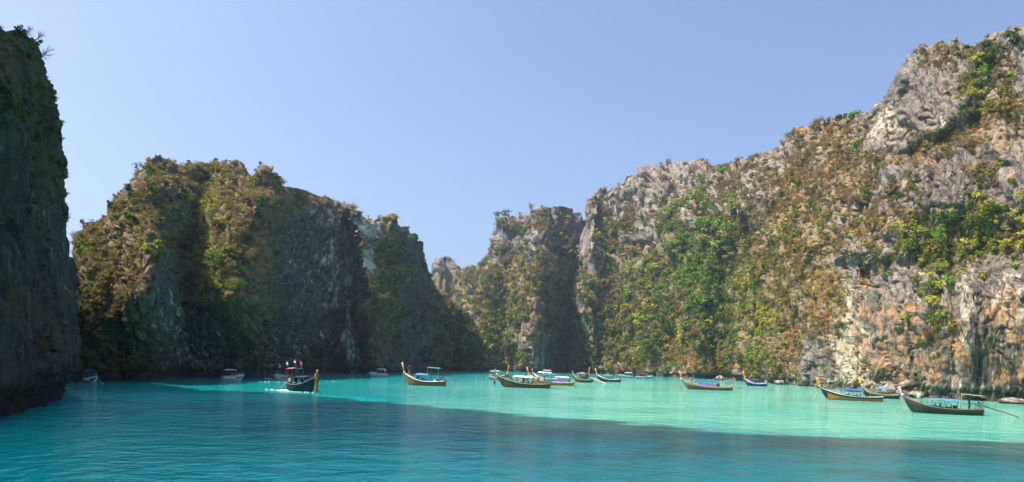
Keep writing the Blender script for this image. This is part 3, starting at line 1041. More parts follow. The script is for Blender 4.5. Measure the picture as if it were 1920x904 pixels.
def instancer(name, pts, label):
    """pts: list of (xyz, euler, scale, proto index, tint)"""
    me = bpy.data.meshes.new(name)
    me.vertices.add(len(pts))
    me.vertices.foreach_set('co', np.array([p[0] for p in pts], np.float32).ravel())
    for an, ty, key, vals in (('turn', 'FLOAT_VECTOR', 'vector', [p[1] for p in pts]), ('size', 'FLOAT', 'value', [p[2] for p in pts]),
                              ('shape', 'INT', 'value', [p[3] for p in pts]), ('tint', 'FLOAT_VECTOR', 'vector', [p[4] for p in pts])):
        a = me.attributes.new(an, ty, 'POINT')
        a.data.foreach_set(key, np.array(vals, np.int32 if ty == 'INT' else np.float32).ravel())
    o = bpy.data.objects.new(name, me)
    COL.objects.link(o)
    g = bpy.data.node_groups.new(name + '_nodes', 'GeometryNodeTree')
    g.interface.new_socket('Geometry', in_out='INPUT', socket_type='NodeSocketGeometry')
    g.interface.new_socket('Geometry', in_out='OUTPUT', socket_type='NodeSocketGeometry')
    gi, go = g.nodes.new('NodeGroupInput'), g.nodes.new('NodeGroupOutput')
    iop = g.nodes.new('GeometryNodeInstanceOnPoints')
    ci = g.nodes.new('GeometryNodeCollectionInfo')
    ci.inputs['Collection'].default_value = plant_col
    ci.inputs['Separate Children'].default_value = True
    ci.inputs['Reset Children'].default_value = True
    iop.inputs['Pick Instance'].default_value = True

    def na(nm, ty):
        x = g.nodes.new('GeometryNodeInputNamedAttribute')
        x.data_type = ty
        x.inputs['Name'].default_value = nm
        return x.outputs['Attribute']
    g.links.new(gi.outputs[0], iop.inputs['Points'])
    g.links.new(ci.outputs[0], iop.inputs['Instance'])
    g.links.new(na('shape', 'INT'), iop.inputs['Instance Index'])
    e2r = g.nodes.new('FunctionNodeEulerToRotation')
    g.links.new(na('turn', 'FLOAT_VECTOR'), e2r.inputs[0])
    g.links.new(e2r.outputs[0], iop.inputs['Rotation'])
    g.links.new(na('size', 'FLOAT'), iop.inputs['Scale'])
    g.links.new(iop.outputs[0], go.inputs[0])
    md = o.modifiers.new('cover', 'NODES')
    md.node_group = g
    tag(o, label, None, None, 'stuff')
    return o


COVER = {'green': [], 'dry': [], 'grass': []}
ALL = []
PROTO = {'dark': (0, 1, 2, 3, 9), 'green': (0, 1, 2, 3, 9, 10), 'yellow': (0, 1, 2, 3, 9), 'olive': (0, 1, 2, 4, 9), 'brown': (4, 5, 6, 6, 10), 'straw': (7, 8, 7, 8, 4),
         'rust': (4, 5, 10, 9), 'grey': (4, 5, 6)}
FAMILY = {'dark': 'green', 'green': 'green', 'yellow': 'green', 'olive': 'green', 'brown': 'dry', 'grey': 'dry', 'rust': 'dry', 'straw': 'grass'}


def scatter(surf, n, dens, kinds, px=9.0, seed=0, spread=0.55):
    """dens(X,Y,S) -> weight over the sheet; kinds(x,y,S) -> dict kind -> weight arrays"""
    S_ = SURF[surf]
    rs = np.random.RandomState(seed)
    P, N, X, Y = S_['P'], S_['N'], S_['X'], S_['Y']
    w = np.clip(dens(X, Y, S_), 0, None) * (P[..., 2] > 2.6)
    w = w / w.sum()
    idx = rs.choice(w.size, n, p=w.ravel())
    p, nn = P.reshape(-1, 3)[idx], N.reshape(-1, 3)[idx]
    x, y = X.ravel()[idx], Y.ravel()[idx]
    kd = kinds(x + rs.normal(size=n) * 9, y + rs.normal(size=n) * 9)
    names = list(kd)
    cl = fbm(p / (p[:, 1:2] / 150.0 * 9.0), 2, seed + 5)      # neighbours tend to be alike
    kw = np.stack([np.clip(kd[k], 0, None) for k in names], 1) + 1e-6
    kw = kw * np.exp(2.6 * np.stack([np.roll(cl, 0) * math.sin(2.4 * j + 1) for j in range(len(names))], 1))
    kw = np.cumsum(kw / kw.sum(1, keepdims=True), 1)
    pick = (rs.uniform(size=(n, 1)) > kw).sum(1).clip(0, len(names) - 1)
    for i in range(n):
        k = names[pick[i]]
        s = 0.5 * px * math.exp(np.clip(spread * rs.normal(), -1, 1.15)) * p[i, 1] / F
        if k == 'straw':
            s *= 0.8
        t = np.array(TINT[k]) * (1.12 if surf == 'left_mountain' else 1.0) * rs.uniform(0.8, 1.22) * (1 + 0.07 * rs.normal(size=3))
        tilt = 0.55 if k != 'straw' else 0.2
        eu = (-nn[i, 1] * tilt, nn[i, 0] * tilt, rs.uniform(0, 6.28))
        ALL.append((s * F / p[i, 1] * (0 if k == 'straw' else 1), surf, k, (p[i] + nn[i] * s * 0.25, eu, s, PROTO[k][rs.randint(len(PROTO[k]))], t)))


def dens_common(X, Y, S_, floor=0.015):
    N, q = S_['N'], S_['q']
    cov = S_['stain'][..., 2]
    clump = sstep(-0.15, 0.30, fbm(q / np.array([6.0, 6.0, 5.0]), 4, 88))
    ledge = 0.45 + 1.1 * np.clip(N[..., 2], 0, 1)
    return (cov ** 1.5 * (0.15 + clump) + floor * clump) * ledge * (1 - 0.8 * S_['damp'][..., 2])


def K(x, y, base, lst):
    """weights of plant kinds: base everywhere plus patches (kind, cx, cy, rx, ry, weight)"""
    out = {k: np.full_like(x, v) for k, v in base.items()}
    for k, cx, cy, rx, ry, wgt in lst:
        out[k] = out.get(k, np.zeros_like(x)) + wgt * gauss(x, y, cx, cy, rx, ry)
    return out


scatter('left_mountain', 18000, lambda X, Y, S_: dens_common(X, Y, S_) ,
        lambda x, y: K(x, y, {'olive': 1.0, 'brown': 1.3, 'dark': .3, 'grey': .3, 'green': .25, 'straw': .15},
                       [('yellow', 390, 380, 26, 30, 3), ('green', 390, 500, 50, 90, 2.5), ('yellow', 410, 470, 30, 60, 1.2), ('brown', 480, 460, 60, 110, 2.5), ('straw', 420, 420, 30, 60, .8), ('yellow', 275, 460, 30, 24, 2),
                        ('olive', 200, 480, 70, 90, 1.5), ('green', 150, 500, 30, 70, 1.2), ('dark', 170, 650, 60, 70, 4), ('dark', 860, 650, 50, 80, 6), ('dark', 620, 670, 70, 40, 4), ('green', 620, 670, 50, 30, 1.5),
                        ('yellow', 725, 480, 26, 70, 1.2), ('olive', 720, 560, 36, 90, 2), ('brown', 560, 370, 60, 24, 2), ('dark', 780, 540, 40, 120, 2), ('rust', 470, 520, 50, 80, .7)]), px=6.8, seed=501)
scatter('middle_hill', 7500, dens_common,
        lambda x, y: K(x, y, {'olive': .8, 'brown': .9, 'green': .3, 'straw': .25, 'grey': .2},
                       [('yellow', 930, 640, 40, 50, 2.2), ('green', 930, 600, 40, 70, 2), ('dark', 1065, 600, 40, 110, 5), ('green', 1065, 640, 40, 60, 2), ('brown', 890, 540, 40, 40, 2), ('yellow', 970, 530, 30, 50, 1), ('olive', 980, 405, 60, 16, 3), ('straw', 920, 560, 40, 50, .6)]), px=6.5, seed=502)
scatter('right_mountain', 34000, dens_common,
        lambda x, y: K(x, y, {'olive': .75, 'brown': 1.0, 'green': .25, 'straw': .35, 'grey': .3, 'rust': .15},
                       [('green', 1320, 540, 60, 130, 7), ('dark', 1345, 580, 20, 80, 2), ('green', 1200, 520, 70, 90, 2), ('yellow', 1190, 470, 60, 50, 1.4), ('dark', 1090, 620, 40, 90, 3), ('yellow', 1200, 620, 90, 60, 2), ('green', 1230, 640, 70, 50, 2), ('yellow', 1420, 600, 50, 90, 2.6), ('green', 1400, 660, 60, 40, 2), ('green', 1290, 680, 30, 20, 2.5),
                        ('straw', 1540, 550, 30, 40, 5), ('straw', 1300, 640, 30, 40, 1), ('straw', 1770, 262, 70, 26, 6), ('straw', 1470, 660, 30, 50, 2), ('rust', 1520, 590, 30, 40, 2), ('rust', 1700, 660, 120, 60, 2), ('rust', 1290, 680, 60, 20, 1.2), ('yellow', 1860, 430, 80, 50, 4), ('yellow', 1720, 470, 40, 40, 3), ('green', 1800, 430, 60, 40, 2), ('dark', 1780, 470, 60, 30, 1.5),
                        ('yellow', 1500, 430, 40, 40, 1.6), ('yellow', 1580, 480, 40, 50, 2), ('green', 1505, 390, 20, 30, 1.6), ('brown', 1550, 320, 100, 100, 3), ('brown', 1630, 320, 70, 80, 3), ('straw', 1560, 350, 90, 90, .9), ('brown', 1480, 460, 60, 80, 1.5), ('dark', 1860, 110, 40, 30, 2.5), ('green', 1840, 140, 20, 30, 2.5), ('yellow', 1820, 190, 40, 30, 3), ('yellow', 1870, 320, 26, 20, 3), ('yellow', 1755, 560, 30, 60, 1.6), ('olive', 1380, 330, 80, 40, 1.5)]), px=6.5, seed=503)
def straw(X, Y, lst):
    v = np.zeros_like(X)
    for pts, w in lst:
        d, _ = pathdist(X, Y, pts)
        v = np.maximum(v, np.exp(-(d / w) ** 2))
    return v * sstep(-.35, .25, fbm(np.stack([X / 16, Y / 16, 0 * X], -1), 3, 61))


scatter('right_mountain', 2600, lambda X, Y, S_: straw(X, Y, [([(1695, 302), (1760, 270), (1835, 232)], 13), ([(1550, 525), (1535, 585)], 20), ([(1480, 640), (1470, 690)], 16), ([(1300, 620), (1295, 680)], 12), ([(1240, 660), (1330, 690)], 9), ([(1660, 420), (1700, 400)], 12)]),
        lambda x, y: {'straw': 1 + 0 * x, 'rust': .06 + 0 * x}, px=7, seed=505)
SURF['near_cliff']['q'] = SURF['near_cliff']['P']
scatter('near_cliff', 2200, lambda X, Y, S_: (dens_common(X, Y, S_, 0.01)) * (S_['P'][..., 1] < 90),
        lambda x, y: {'dark': 1 + 0 * x, 'olive': .5 + 0 * x, 'brown': .8 + 0 * x, 'grey': .8 + 0 * x}, px=8.5, seed=504)
ALL.sort(key=lambda r: -r[0])
near = [r for r in ALL if r[1] == 'near_cliff'][:22]
chosen = near + [r for r in ALL if r[1] != 'near_cliff'][:60]
BIG = [(r[1], 0, r[3][0], r[3][1], r[3][2], r[3][4], r[2]) for r in chosen]
picked = set(id(r) for r in chosen)
for r in ALL:
    if id(r) in picked:
        continue
    COVER[FAMILY[r[2]]].append(r[3])
instancer('leafy_shrubs', COVER['green'], 'green and olive shrubs covering the cliffs')
instancer('dry_shrubs', COVER['dry'], 'dry brown scrub covering the cliffs')
instancer('dry_grass', COVER['grass'], 'tufts of straw coloured grass on the cliff ledges')

# ------------------------------------------------------------------ mesh building for boats and gear
class MB:
    def __init__(self):
        self.V, self.F, self.M = [], [], []

    def add(self, V, Fc, mi=0):
        o = len(self.V)
        self.V += [tuple(map(float, v)) for v in V]
        self.F += [tuple(i + o for i in f) for f in Fc]
        self.M += [mi] * len(Fc)
        return self

    def box(self, c, d, mi=0, rot=None, taper=1.0):
        hx, hy, hz = d[0] / 2, d[1] / 2, d[2] / 2
        vs = []
        for z in (-1, 1):
            t = taper if z > 0 else 1.0
            for x, y in ((-1, -1), (1, -1), (1, 1), (-1, 1)):
                v = Vector((x * hx * t, y * hy * t, z * hz))
                if rot is not None:
                    v = rot @ v
                vs.append(v + Vector(c))
        return self.add(vs, [(3, 2, 1, 0), (4, 5, 6, 7), (0, 1, 5, 4), (1, 2, 6, 5), (2, 3, 7, 6), (3, 0, 4, 7)], mi)

    def tube(self, pts, r, n=6, mi=0, flat=1.0):
        pts = [Vector(p) for p in pts]
        rs_ = r if isinstance(r, (list, tuple)) else [r] * len(pts)
        rings = []
        for i, p in enumerate(pts):
            t = (pts[min(i + 1, len(pts) - 1)] - pts[max(i - 1, 0)]).normalized()
            a = t.cross(Vector((0, 0, 1)))
            if a.length < 1e-3:
                a = Vector((1, 0, 0))
            a.normalize()
            b = t.cross(a)
            rings.append([p + (a * math.cos(2 * math.pi * k / n) + b * math.sin(2 * math.pi * k / n) * flat) * rs_[i] for k in range(n)])
        V = [v for g in rings for v in g]
        Fc = []
        for i in range(len(pts) - 1):
            for k in range(n):
                Fc.append((i * n + k, i * n + (k + 1) % n, (i + 1) * n + (k + 1) % n, (i + 1) * n + k))
        Fc.append(tuple(range(n))[::-1])
        Fc.append(tuple((len(pts) - 1) * n + k for k in range(n)))
        return self.add(V, Fc, mi)

    def sheet(self, P, th=0.03, mi=0):
        """P: rows x columns of points, given a thickness downward"""
        P = np.asarray(P, float)
        nu, nv = P.shape[:2]
        top = P.reshape(-1, 3)
        bot = top - np.array([0, 0, th])
        Fc = []
        k = nu * nv
        for i in range(nu - 1):
            for j in range(nv - 1):
                a = i * nv + j
                Fc.append((a, a + nv, a + nv + 1, a + 1))
                Fc.append((k + a, k + a + 1, k + a + nv + 1, k + a + nv))
        edge = [i * nv for i in range(nu)] + [(nu - 1) * nv + j for j in range(1, nv)] + [i * nv + nv - 1 for i in range(nu - 2, -1, -1)] + [j for j in range(nv - 2, 0, -1)]
        for a, b in zip(edge, edge[1:] + edge[:1]):
            Fc.append((a, k + a, k + b, b))
        return self.add(np.concatenate([top, bot]), Fc, mi)

    def lathe(self, prof, n=10, c=(0, 0, 0), mi=0):
        V = [(c[0] + r * math.cos(2 * math.pi * k / n), c[1] + r * math.sin(2 * math.pi * k / n), c[2] + z) for r, z in prof for k in range(n)]
        Fc = [(i * n + k, i * n + (k + 1) % n, (i + 1) * n + (k + 1) % n, (i + 1) * n + k) for i in range(len(prof) - 1) for k in range(n)]
        Fc += [tuple(range(n))[::-1], tuple((len(prof) - 1) * n + k for k in range(n))]
        return self.add(V, Fc, mi)

    def build(self, name, mats, parent=None, smooth=False):
        me = bpy.data.meshes.new(name)
        me.from_pydata(self.V, [], self.F)
        for m in (mats if isinstance(mats, (list, tuple)) else [mats]):
            me.materials.append(m)
        me.polygons.foreach_set('material_index', self.M)
        me.polygons.foreach_set('use_smooth', [smooth] * len(self.F))
        me.validate()
        me.update()
        o = bpy.data.objects.new(name, me)
        COL.objects.link(o)
        if parent:
            o.parent = parent
        return o


def empty(name, loc=(0, 0, 0), rz=0.0):
    o = bpy.data.objects.new(name, None)
    o.empty_display_size = 0.3
    o.location = loc
    o.rotation_euler = (0, 0, rz)
    COL.objects.link(o)
    return o


PAL = {}


def paint(key):
    if key in PAL:
        return PAL[key]
    table = {
        'wood': ((0.24, 0.095, 0.030), .5, .4), 'orange_wood': ((0.42, 0.12, 0.018), .45, .5), 'dark_green': ((0.022, 0.040, 0.028), .6, .25), 'teal_dark': ((0.008, 0.032, 0.035), .6, .2),
        'brown': ((0.12, 0.055, 0.025), .6, .3), 'pale_wood': ((0.42, 0.29, 0.19), .6, .3), 'grey_wood': ((0.20, 0.165, 0.13), .7, .2), 'black': ((0.018, 0.018, 0.02), .5, .4),
        'white': ((0.78, 0.77, 0.74), .45, .4), 'cream': ((0.68, 0.60, 0.45), .7, .2), 'blue': ((0.010, 0.105, 0.42), .6, .3), 'sky': ((0.045, 0.20, 0.45), .6, .3), 'teal': ((0.015, 0.19, 0.26), .6, .3),
        'purple': ((0.28, 0.10, 0.40), .7, .2), 'pink': ((0.60, 0.30, 0.33), .7, .2), 'yellow': ((0.70, 0.44, 0.03), .6, .3), 'orange': ((0.72, 0.22, 0.03), .6, .3), 'red': ((0.45, 0.03, 0.04), .6, .3),
        'green': ((0.03, 0.22, 0.10), .6, .3), 'steel': ((0.30, 0.30, 0.31), .35, .5), 'rust': ((0.17, 0.08, 0.045), .8, .2), 'grey': ((0.22, 0.22, 0.23), .6, .3), 'navy': ((0.015, 0.025, 0.085), .7, .2),
        'light_grey': ((0.45, 0.47, 0.5), .6, .3), 'magenta': ((0.42, 0.02, 0.10), .6, .3), 'deck_green': ((0.10, 0.16, 0.10), .6, .3), 'gold': ((0.36, 0.16, 0.012), .6, .3),
        'skin': ((0.42, 0.23, 0.15), .6, .3), 'tan_skin': ((0.24, 0.12, 0.07), .6, .3), 'hair': ((0.015, 0.011, 0.009), .6, .3), 'fair_hair': ((0.20, 0.12, 0.05), .6, .3), 'straw_hat': ((0.55, 0.42, 0.22), .8, .1)}
    c, r, sp = table[key]
    PAL[key] = plain('paint_' + key, c, r, sp, 0.14, 3.0)
    return PAL[key]


def glass():
    if 'glass' not in PAL:
        m, n, l, p = mat('tinted_glass')
        p.inputs['Base Color'].default_value = (0.02, 0.03, 0.04, 1)
        p.inputs['Roughness'].default_value = 0.08
        PAL['glass'] = m
    return PAL['glass']


# ------------------------------------------------------------------ longtail boats
def lt_lines(L, B, free, bow_rise, stern_rise):
    def sheer(s):
        return free + stern_rise * max(0, (0.45 - s) / 0.45) ** 2 + bow_rise * max(0, (s - 0.4) / 0.6) ** 2.1

    def half(s):
        if s < 0.45:
            return B / 2 * (0.62 + 0.38 * math.sin(s / 0.45 * math.pi / 2))
        u = (s - 0.45) / 0.55
        return B / 2 * max(0.045, (1 - u ** 2.1) ** 0.9)

    def keel(s):
        return -0.32 + 0.12 * max(0, (0.25 - s) / 0.25) + (sheer(1) + 0.26) * max(0, (s - 0.80) / 0.20) ** 1.9 * 0.97
    return sheer, half, keel


def longtail(L=9.0, B=1.7, free=0.62, bow_rise=1.02, stern_rise=0.22, hull='wood', strake='brown', rail='pale_wood', inside='brown', prow='pale_wood', prow_h=1.5,
             ribbons=('white',), ribbon_len=1.6, canopy='blue', canopy_span=(0.30, 0.62), canopy_h=1.05, arch=0.16, side=None, cushions=(), stern_top=None, stern_h=2.1,
             engine=True, shaft=4.0, shaft_col='grey', flags=False, crates=(), garland=False, tail_up=0.0, patch=None, windows=None):
    root = empty('longtail_boat')
    sheer, half, keel = lt_lines(L, B, free, bow_rise, stern_rise)
    n, m = 30, 7
    hullmb = MB()
    X = lambda s: -L / 2 + L * s
    rows, inner = [], []
    for i in range(n + 1):
        s = i / n
        r, q = [], []
        for j in range(-m, m + 1):
            t = abs(j) / m
            sg = 1 if j >= 0 else -1
            y = half(s) * t ** 0.6 * (0.82 + 0.18 * t)
            z = keel(s) + (sheer(s) - keel(s)) * t ** 1.7
            r.append((X(s), sg * y, z))
            q.append((X(s), sg * max(0.0, y - 0.05), max(z + 0.05, 0.10) if t < 0.999 else z))
        rows.append(r)
        inner.append(q)
    w = 2 * m + 1
    V = [v for r in rows for v in r]
    for i in range(n):
        for j in range(2 * m):
            t = max(abs(j - m), abs(j + 1 - m)) / m
            mi = 1 if t > 0.93 else (2 if patch and i >= n * 0.84 else 0)
            hullmb.F.append((i * w + j, (i + 1) * w + j, (i + 1) * w + j + 1, i * w + j + 1))
            hullmb.M.append(mi)
    hullmb.V += V
    hullmb.F.append(tuple(range(w)))
    hullmb.M.append(0)
    hullmb.F.append(tuple(n * w + j for j in range(w))[::-1])
    hullmb.M.append(0)
    o = len(hullmb.V)
    hullmb.V += [v for r in inner for v in r]
    for i in range(n):
        for j in range(2 * m):
            hullmb.F.append((o + i * w + j, o + i * w + j + 1, o + (i + 1) * w + j + 1, o + (i + 1) * w + j))
            hullmb.M.append(3)
    hullmb.F.append(tuple(o + j for j in range(w))[::-1])
    hullmb.M.append(3)
    hullmb.build('hull', [paint(hull), paint(strake), paint(patch or hull), paint(inside)], root, True)
    g = MB()
    for sg in (1, -1):
        g.tube([(X(i / n), sg * (half(i / n) + 0.01), sheer(i / n) + 0.02) for i in range(n + 1)], 0.055, 6, 0, 0.7)
    g.build('gunwale', paint(rail), root)
    # deck at the bow, of separate planks
    for k in range(3):
        s0 = 0.80 + 0.055 * k
        mb = MB()
        s1 = s0 + 0.05
        P = [[(X(s0), -half(s0) * 0.96, sheer(s0) - 0.02), (X(s0), half(s0) * 0.96, sheer(s0) - 0.02)], [(X(s1), -half(s1) * 0.96, sheer(s1) - 0.02), (X(s1), half(s1) * 0.96, sheer(s1) - 0.02)]]
        mb.sheet(P, 0.035)
        mb.build('deck_plank', paint('pale_wood' if prow == 'pale_wood' else 'grey_wood'), root)
    for s0 in (0.14, 0.28, 0.42, 0.56, 0.70):
        mb = MB()
        mb.box((X(s0), 0, sheer(s0) - 0.20), (0.24, half(s0) * 1.62, 0.04))
        mb.build('bench', paint('grey_wood'), root)
    # tall prow post
    zt = sheer(1)
    mb = MB()
    pts = [(X(0.965), 0, keel(0.965) + 0.12), (X(1.0) + 0.02, 0, zt + 0.05), (X(1.0) + 0.26, 0, zt + prow_h * 0.45), (X(1.0) + 0.26 + prow_h * 0.26, 0, zt + prow_h)]
    mb.tube(pts, [0.07, 0.12, 0.13, 0.17], 8, 0, 1.0)
    post = mb.build('prow_post', paint(prow), root, True)
    for k, rc in enumerate(ribbons):
        mb = MB()
        zc = zt + 0.10 + prow_h * 0.10 * k
        mb.lathe([(0.15, -0.07), (0.19, -0.02), (0.19, 0.05), (0.15, 0.09)], 9, (X(1.0) + 0.05 + 0.03 * k, 0, zc))
        ln = ribbon_len * (1 - 0.16 * k)
        for sg in (-1, 1):
            P = [[(X(1.0) + 0.22 + 0.05 * math.sin(2.2 * a + k), sg * 0.07 + dy, zc - ln * a) for dy in (-0.045, 0.045)] for a in np.linspace(0, 1, 6)]
            P = np.array(P)
            mb.add(np.concatenate([P.reshape(-1, 3), P.reshape(-1, 3) + np.array([0.03, 0, 0])]), [(2 * i, 2 * i + 1, 2 * i + 3, 2 * i + 2) for i in range(5)] + [(12 + 2 * i, 12 + 2 * i + 2, 12 + 2 * i + 3, 12 + 2 * i + 1) for i in range(5)])
        mb.build('ribbon', paint(rc), post)
    if garland:
        mb = MB()
        rr = random.Random(4)
        for k in range(70):
            a = rr.random()
            zc = zt + prow_h * 0.62 - a * (prow_h * 0.62 + zt * 0.95)
            xc = X(1.0) + 0.24 - 0.28 * a * a
            d = Vector((rr.uniform(-.05, .25), rr.uniform(-.17, .17) * (1.2 - 0.5 * a), 0))
            mb.tube([(xc + d.x, d.y, zc), (xc + d.x * 1.4, d.y * 1.3, zc - 0.20), (xc + d.x * 1.2, d.y * 1.2, zc - 0.42)], [0.03, 0.055, 0.015], 5)
        mb.build('garland', paint('gold'), post)
    # canopy on posts
    if canopy:
        s0, s1 = canopy_span
        can = []
        hw = half((s0 + s1) / 2) * 1.02
        zb = free + canopy_h
        for i, s in enumerate(np.linspace(s0, s1, 7)):
            can.append([(X(s), hw * a, zb + arch * (1 - a * a) + 0.03 * math.sin(i * 1.9) - 0.06 * (i in (0, 6))) for a in np.linspace(-1, 1, 9)])
        mb = MB()
        mb.sheet(can, 0.045)
        cloth = mb.build('canopy_cloth', paint(canopy), root, False)
        for s in (s0 + 0.01, (s0 + s1) / 2, s1 - 0.01):
            for sg in (-1, 1):
                mb = MB()
                mb.tube([(X(s), sg * half(s) * 0.97, sheer(s)), (X(s), sg * hw * 0.97, zb - 0.02)], 0.032, 5)
                mb.build('canopy_post', paint('grey_wood'), root)
        mb = MB()
        for sg in (-1, 1):
            mb.tube([(X(s0), sg * hw * 0.97, zb - 0.04), (X(s1), sg * hw * 0.97, zb - 0.04)], 0.028, 5)
        mb.build('canopy_rail', paint('grey_wood'), root)
        if side:
            for sg in (-1, 1):
                P = [[(X(s), sg * (half(s) + 0.02) * 0.985, sheer(s) + 0.04), (X(s), sg * (half(s) + 0.02) * 0.95, sheer(s) + 0.42 + 0.03 * math.sin(9 * s * 7))] for s in np.linspace(s0, s1, 9)]
                P = np.array(P)
                mb = MB()
                k = len(P)
                mb.add(np.concatenate([P.reshape(-1, 3), P.reshape(-1, 3) - np.array([0, sg * 0.03, 0])]),
                       [(2 * i, 2 * i + 1, 2 * i + 3, 2 * i + 2) for i in range(k - 1)] + [(2 * k + 2 * i, 2 * k + 2 * i + 2, 2 * k + 2 * i + 3, 2 * k + 2 * i + 1) for i in range(k - 1)])
                mb.build('side_cloth', paint(side), root)
    for (s, yy, c) in cushions:
        mb = MB()
        mb.box((X(s), yy, sheer(s) + 0.02), (0.75, 0.42, 0.34), 0, None, 0.86)
        mb.box((X(s) - 0.28, yy, sheer(s) + 0.30), (0.14, 0.40, 0.30), 0, None, 0.9)
        mb.build('seat_cushion', paint(c), root)
    for (s, yy, dx, dz, c) in crates:
        mb = MB()
        mb.box((X(s), yy, sheer(s) - 0.1 + dz / 2), (dx, 0.5, dz), 0)
        mb.box((X(s), yy, sheer(s) - 0.1 + dz + 0.02), (dx * 1.06, 0.54, 0.05), 0)
        mb.build('cool_box', paint(c), root)
    if stern_top:
        col, s0, s1 = stern_top
        hw = B * 0.46
        P = [[(X(s), hw * a, stern_h + 0.10 * (1 - a * a) + 0.05 * math.sin(3 * s)) for a in np.linspace(-1, 1, 5)] for s in np.linspace(s0, s1, 5)]
        mb = MB()
        mb.sheet(P, 0.04)
        mb.build('stern_awning', paint(col), root)
        for s in (s0 + 0.02, s1 - 0.02):
            for sg in (-1, 1):
                mb = MB()
                mb.tube([(X(s), sg * half(s) * 0.95, sheer(s)), (X(s), sg * hw * 0.95, stern_h + 0.02)], 0.03, 5)
                mb.build('awning_post', paint('pale_wood'), root)
    if flags:
        for (s, sg, h, c) in ((0.10, 1, 3.9, ('red', 'white', 'navy')), (0.12, -1, 3.7, ('teal', 'white', 'sky')), (0.30, 1, 3.6, ('purple', 'red', 'navy'))):
            mb = MB()
            mb.tube([(X(s), sg * half(s), sheer(s)), (X(s), sg * half(s), h)], 0.028, 5)
            st = mb.build('flag_pole', paint('grey_wood'), root)
            mb = MB()
            for k in range(3):
                mb.box((X(s) - 0.24, sg * half(s), h - 0.14 - 0.17 * k), (0.46, 0.02, 0.165), k)
            mb.build('flag', [paint(x) for x in c], st)
    if engine:
        xe, ze = X(0.0) + 0.25, sheer(0.02) + 0.40
        mb = MB()
        mb.box((xe, 0, ze), (0.72, 0.40, 0.42), 0, Euler((0, -0.12, 0)).to_matrix(), 0.85)
        mb.box((xe + 0.22, 0, ze + 0.28), (0.26, 0.30, 0.20), 1)
        mb.tube([(xe - 0.1, 0.1, ze + 0.2), (xe - 0.12, 0.1, ze + 0.52), (xe - 0.34, 0.12, ze + 0.58)], 0.05, 6, 1)
        mb.lathe([(0.16, -0.04), (0.18, 0.0), (0.16, 0.04)], 8, (xe + 0.42, 0, ze + 0.05), 1)
        for sg in (-1, 1):
            mb.box((xe, sg * 0.16, ze - 0.42), (0.10, 0.08, 0.5), 1)
        eng = mb.build('engine', [paint('steel'), paint('rust')], root)
        mb = MB()
        tip = Vector((xe - 0.3 - shaft * 0.97, 0, -0.05 + tail_up))
        mb.tube([(xe - 0.3, 0, ze - 0.05), ((xe - 0.3 + tip.x) / 2, 0, (ze + tip.z) / 2 + 0.02), tuple(tip)], [0.06, 0.05, 0.035], 6)
        sh = mb.build('drive_shaft', paint(shaft_col), eng)
        mb = MB()
        for a in range(3):
            th = a * 2.094
            mb.box((tip.x - 0.04, math.sin(th) * 0.12, tip.z + math.cos(th) * 0.12), (0.03, 0.10, 0.22), 0, Euler((th, 0, 0.5)).to_matrix())
        mb.build('propeller', paint('steel'), eng)
        mb = MB()
        mb.tube([(xe + 0.3, 0, ze + 0.02), (xe + 1.3, 0.05, ze + 0.25)], 0.03, 5)
        mb.build('tiller', paint('black'), eng)
        # rudder pole and coiled line at the stern, as on the working boats
        mb = MB()
        mb.tube([(X(0) - 0.06, 0.25, sheer(0)), (X(0) - 0.10, 0.25, -0.25)], 0.05, 5)
        mb.box((X(0) - 0.14, 0.25, -0.12), (0.22, 0.04, 0.5))
        mb.build('rudder', paint('pale_wood'), root)
    return root, dict(X=X, sheer=sheer, half=half)


def place(root, bow, stern, yaw_hint, L):
    """bow/stern: shore marks (picture columns) and the water row of the boat's middle; the heading is yaw_hint (degrees, the
    bow swung away from or towards the viewer); returns nothing, scales the boat so that it spans its marks"""
    xm = (bow[0] + stern[0]) / 2
    ym = (bow[1] + stern[1]) / 2
    c = on_water(xm, ym)
    want = abs(bow[0] - stern[0])
    a = math.radians(yaw_hint)
    d = Vector((math.cos(a), math.sin(a), 0))
    p0, p1 = c + d * L / 2, c - d * L / 2
    have = abs(to_px(p0)[0] - to_px(p1)[0])
    k = want / max(have, 1e-3)
    root.location = c
    root.rotation_euler = (0, 0, a)
    return c, a, k


def put_longtail(label, xbow, xstern, y, yaw, tall=1.2, **kw):
    kw.pop('L', None)
    # hull waterline spans about 0.9 L
    c = on_water((xbow + xstern) / 2, y)
    a = math.radians(yaw)
    d = Vector((math.cos(a), math.sin(a), 0))
    lo, hi = 3.0, 16.0
    for _ in range(30):
        mid = (lo + hi) / 2
        have = abs(to_px(c + d * mid / 2)[0] - to_px(c - d * mid / 2)[0])
        if have < abs(xbow - xstern):
            lo = mid
        else:
            hi = mid
    Lx = min(max(lo / 0.97, 6.2), 12.5)
    root, info = longtail(L=Lx, **kw)
    root.location = (c.x, c.y, 0)
    root.rotation_euler = (0, -0.035, a)
    root.scale = (1, 1.08, tall)
    tag(root, label, 'longtail boat', 'wooden longtail boats in the lagoon')
    info['root'] = root
    info['L'] = Lx
    return info


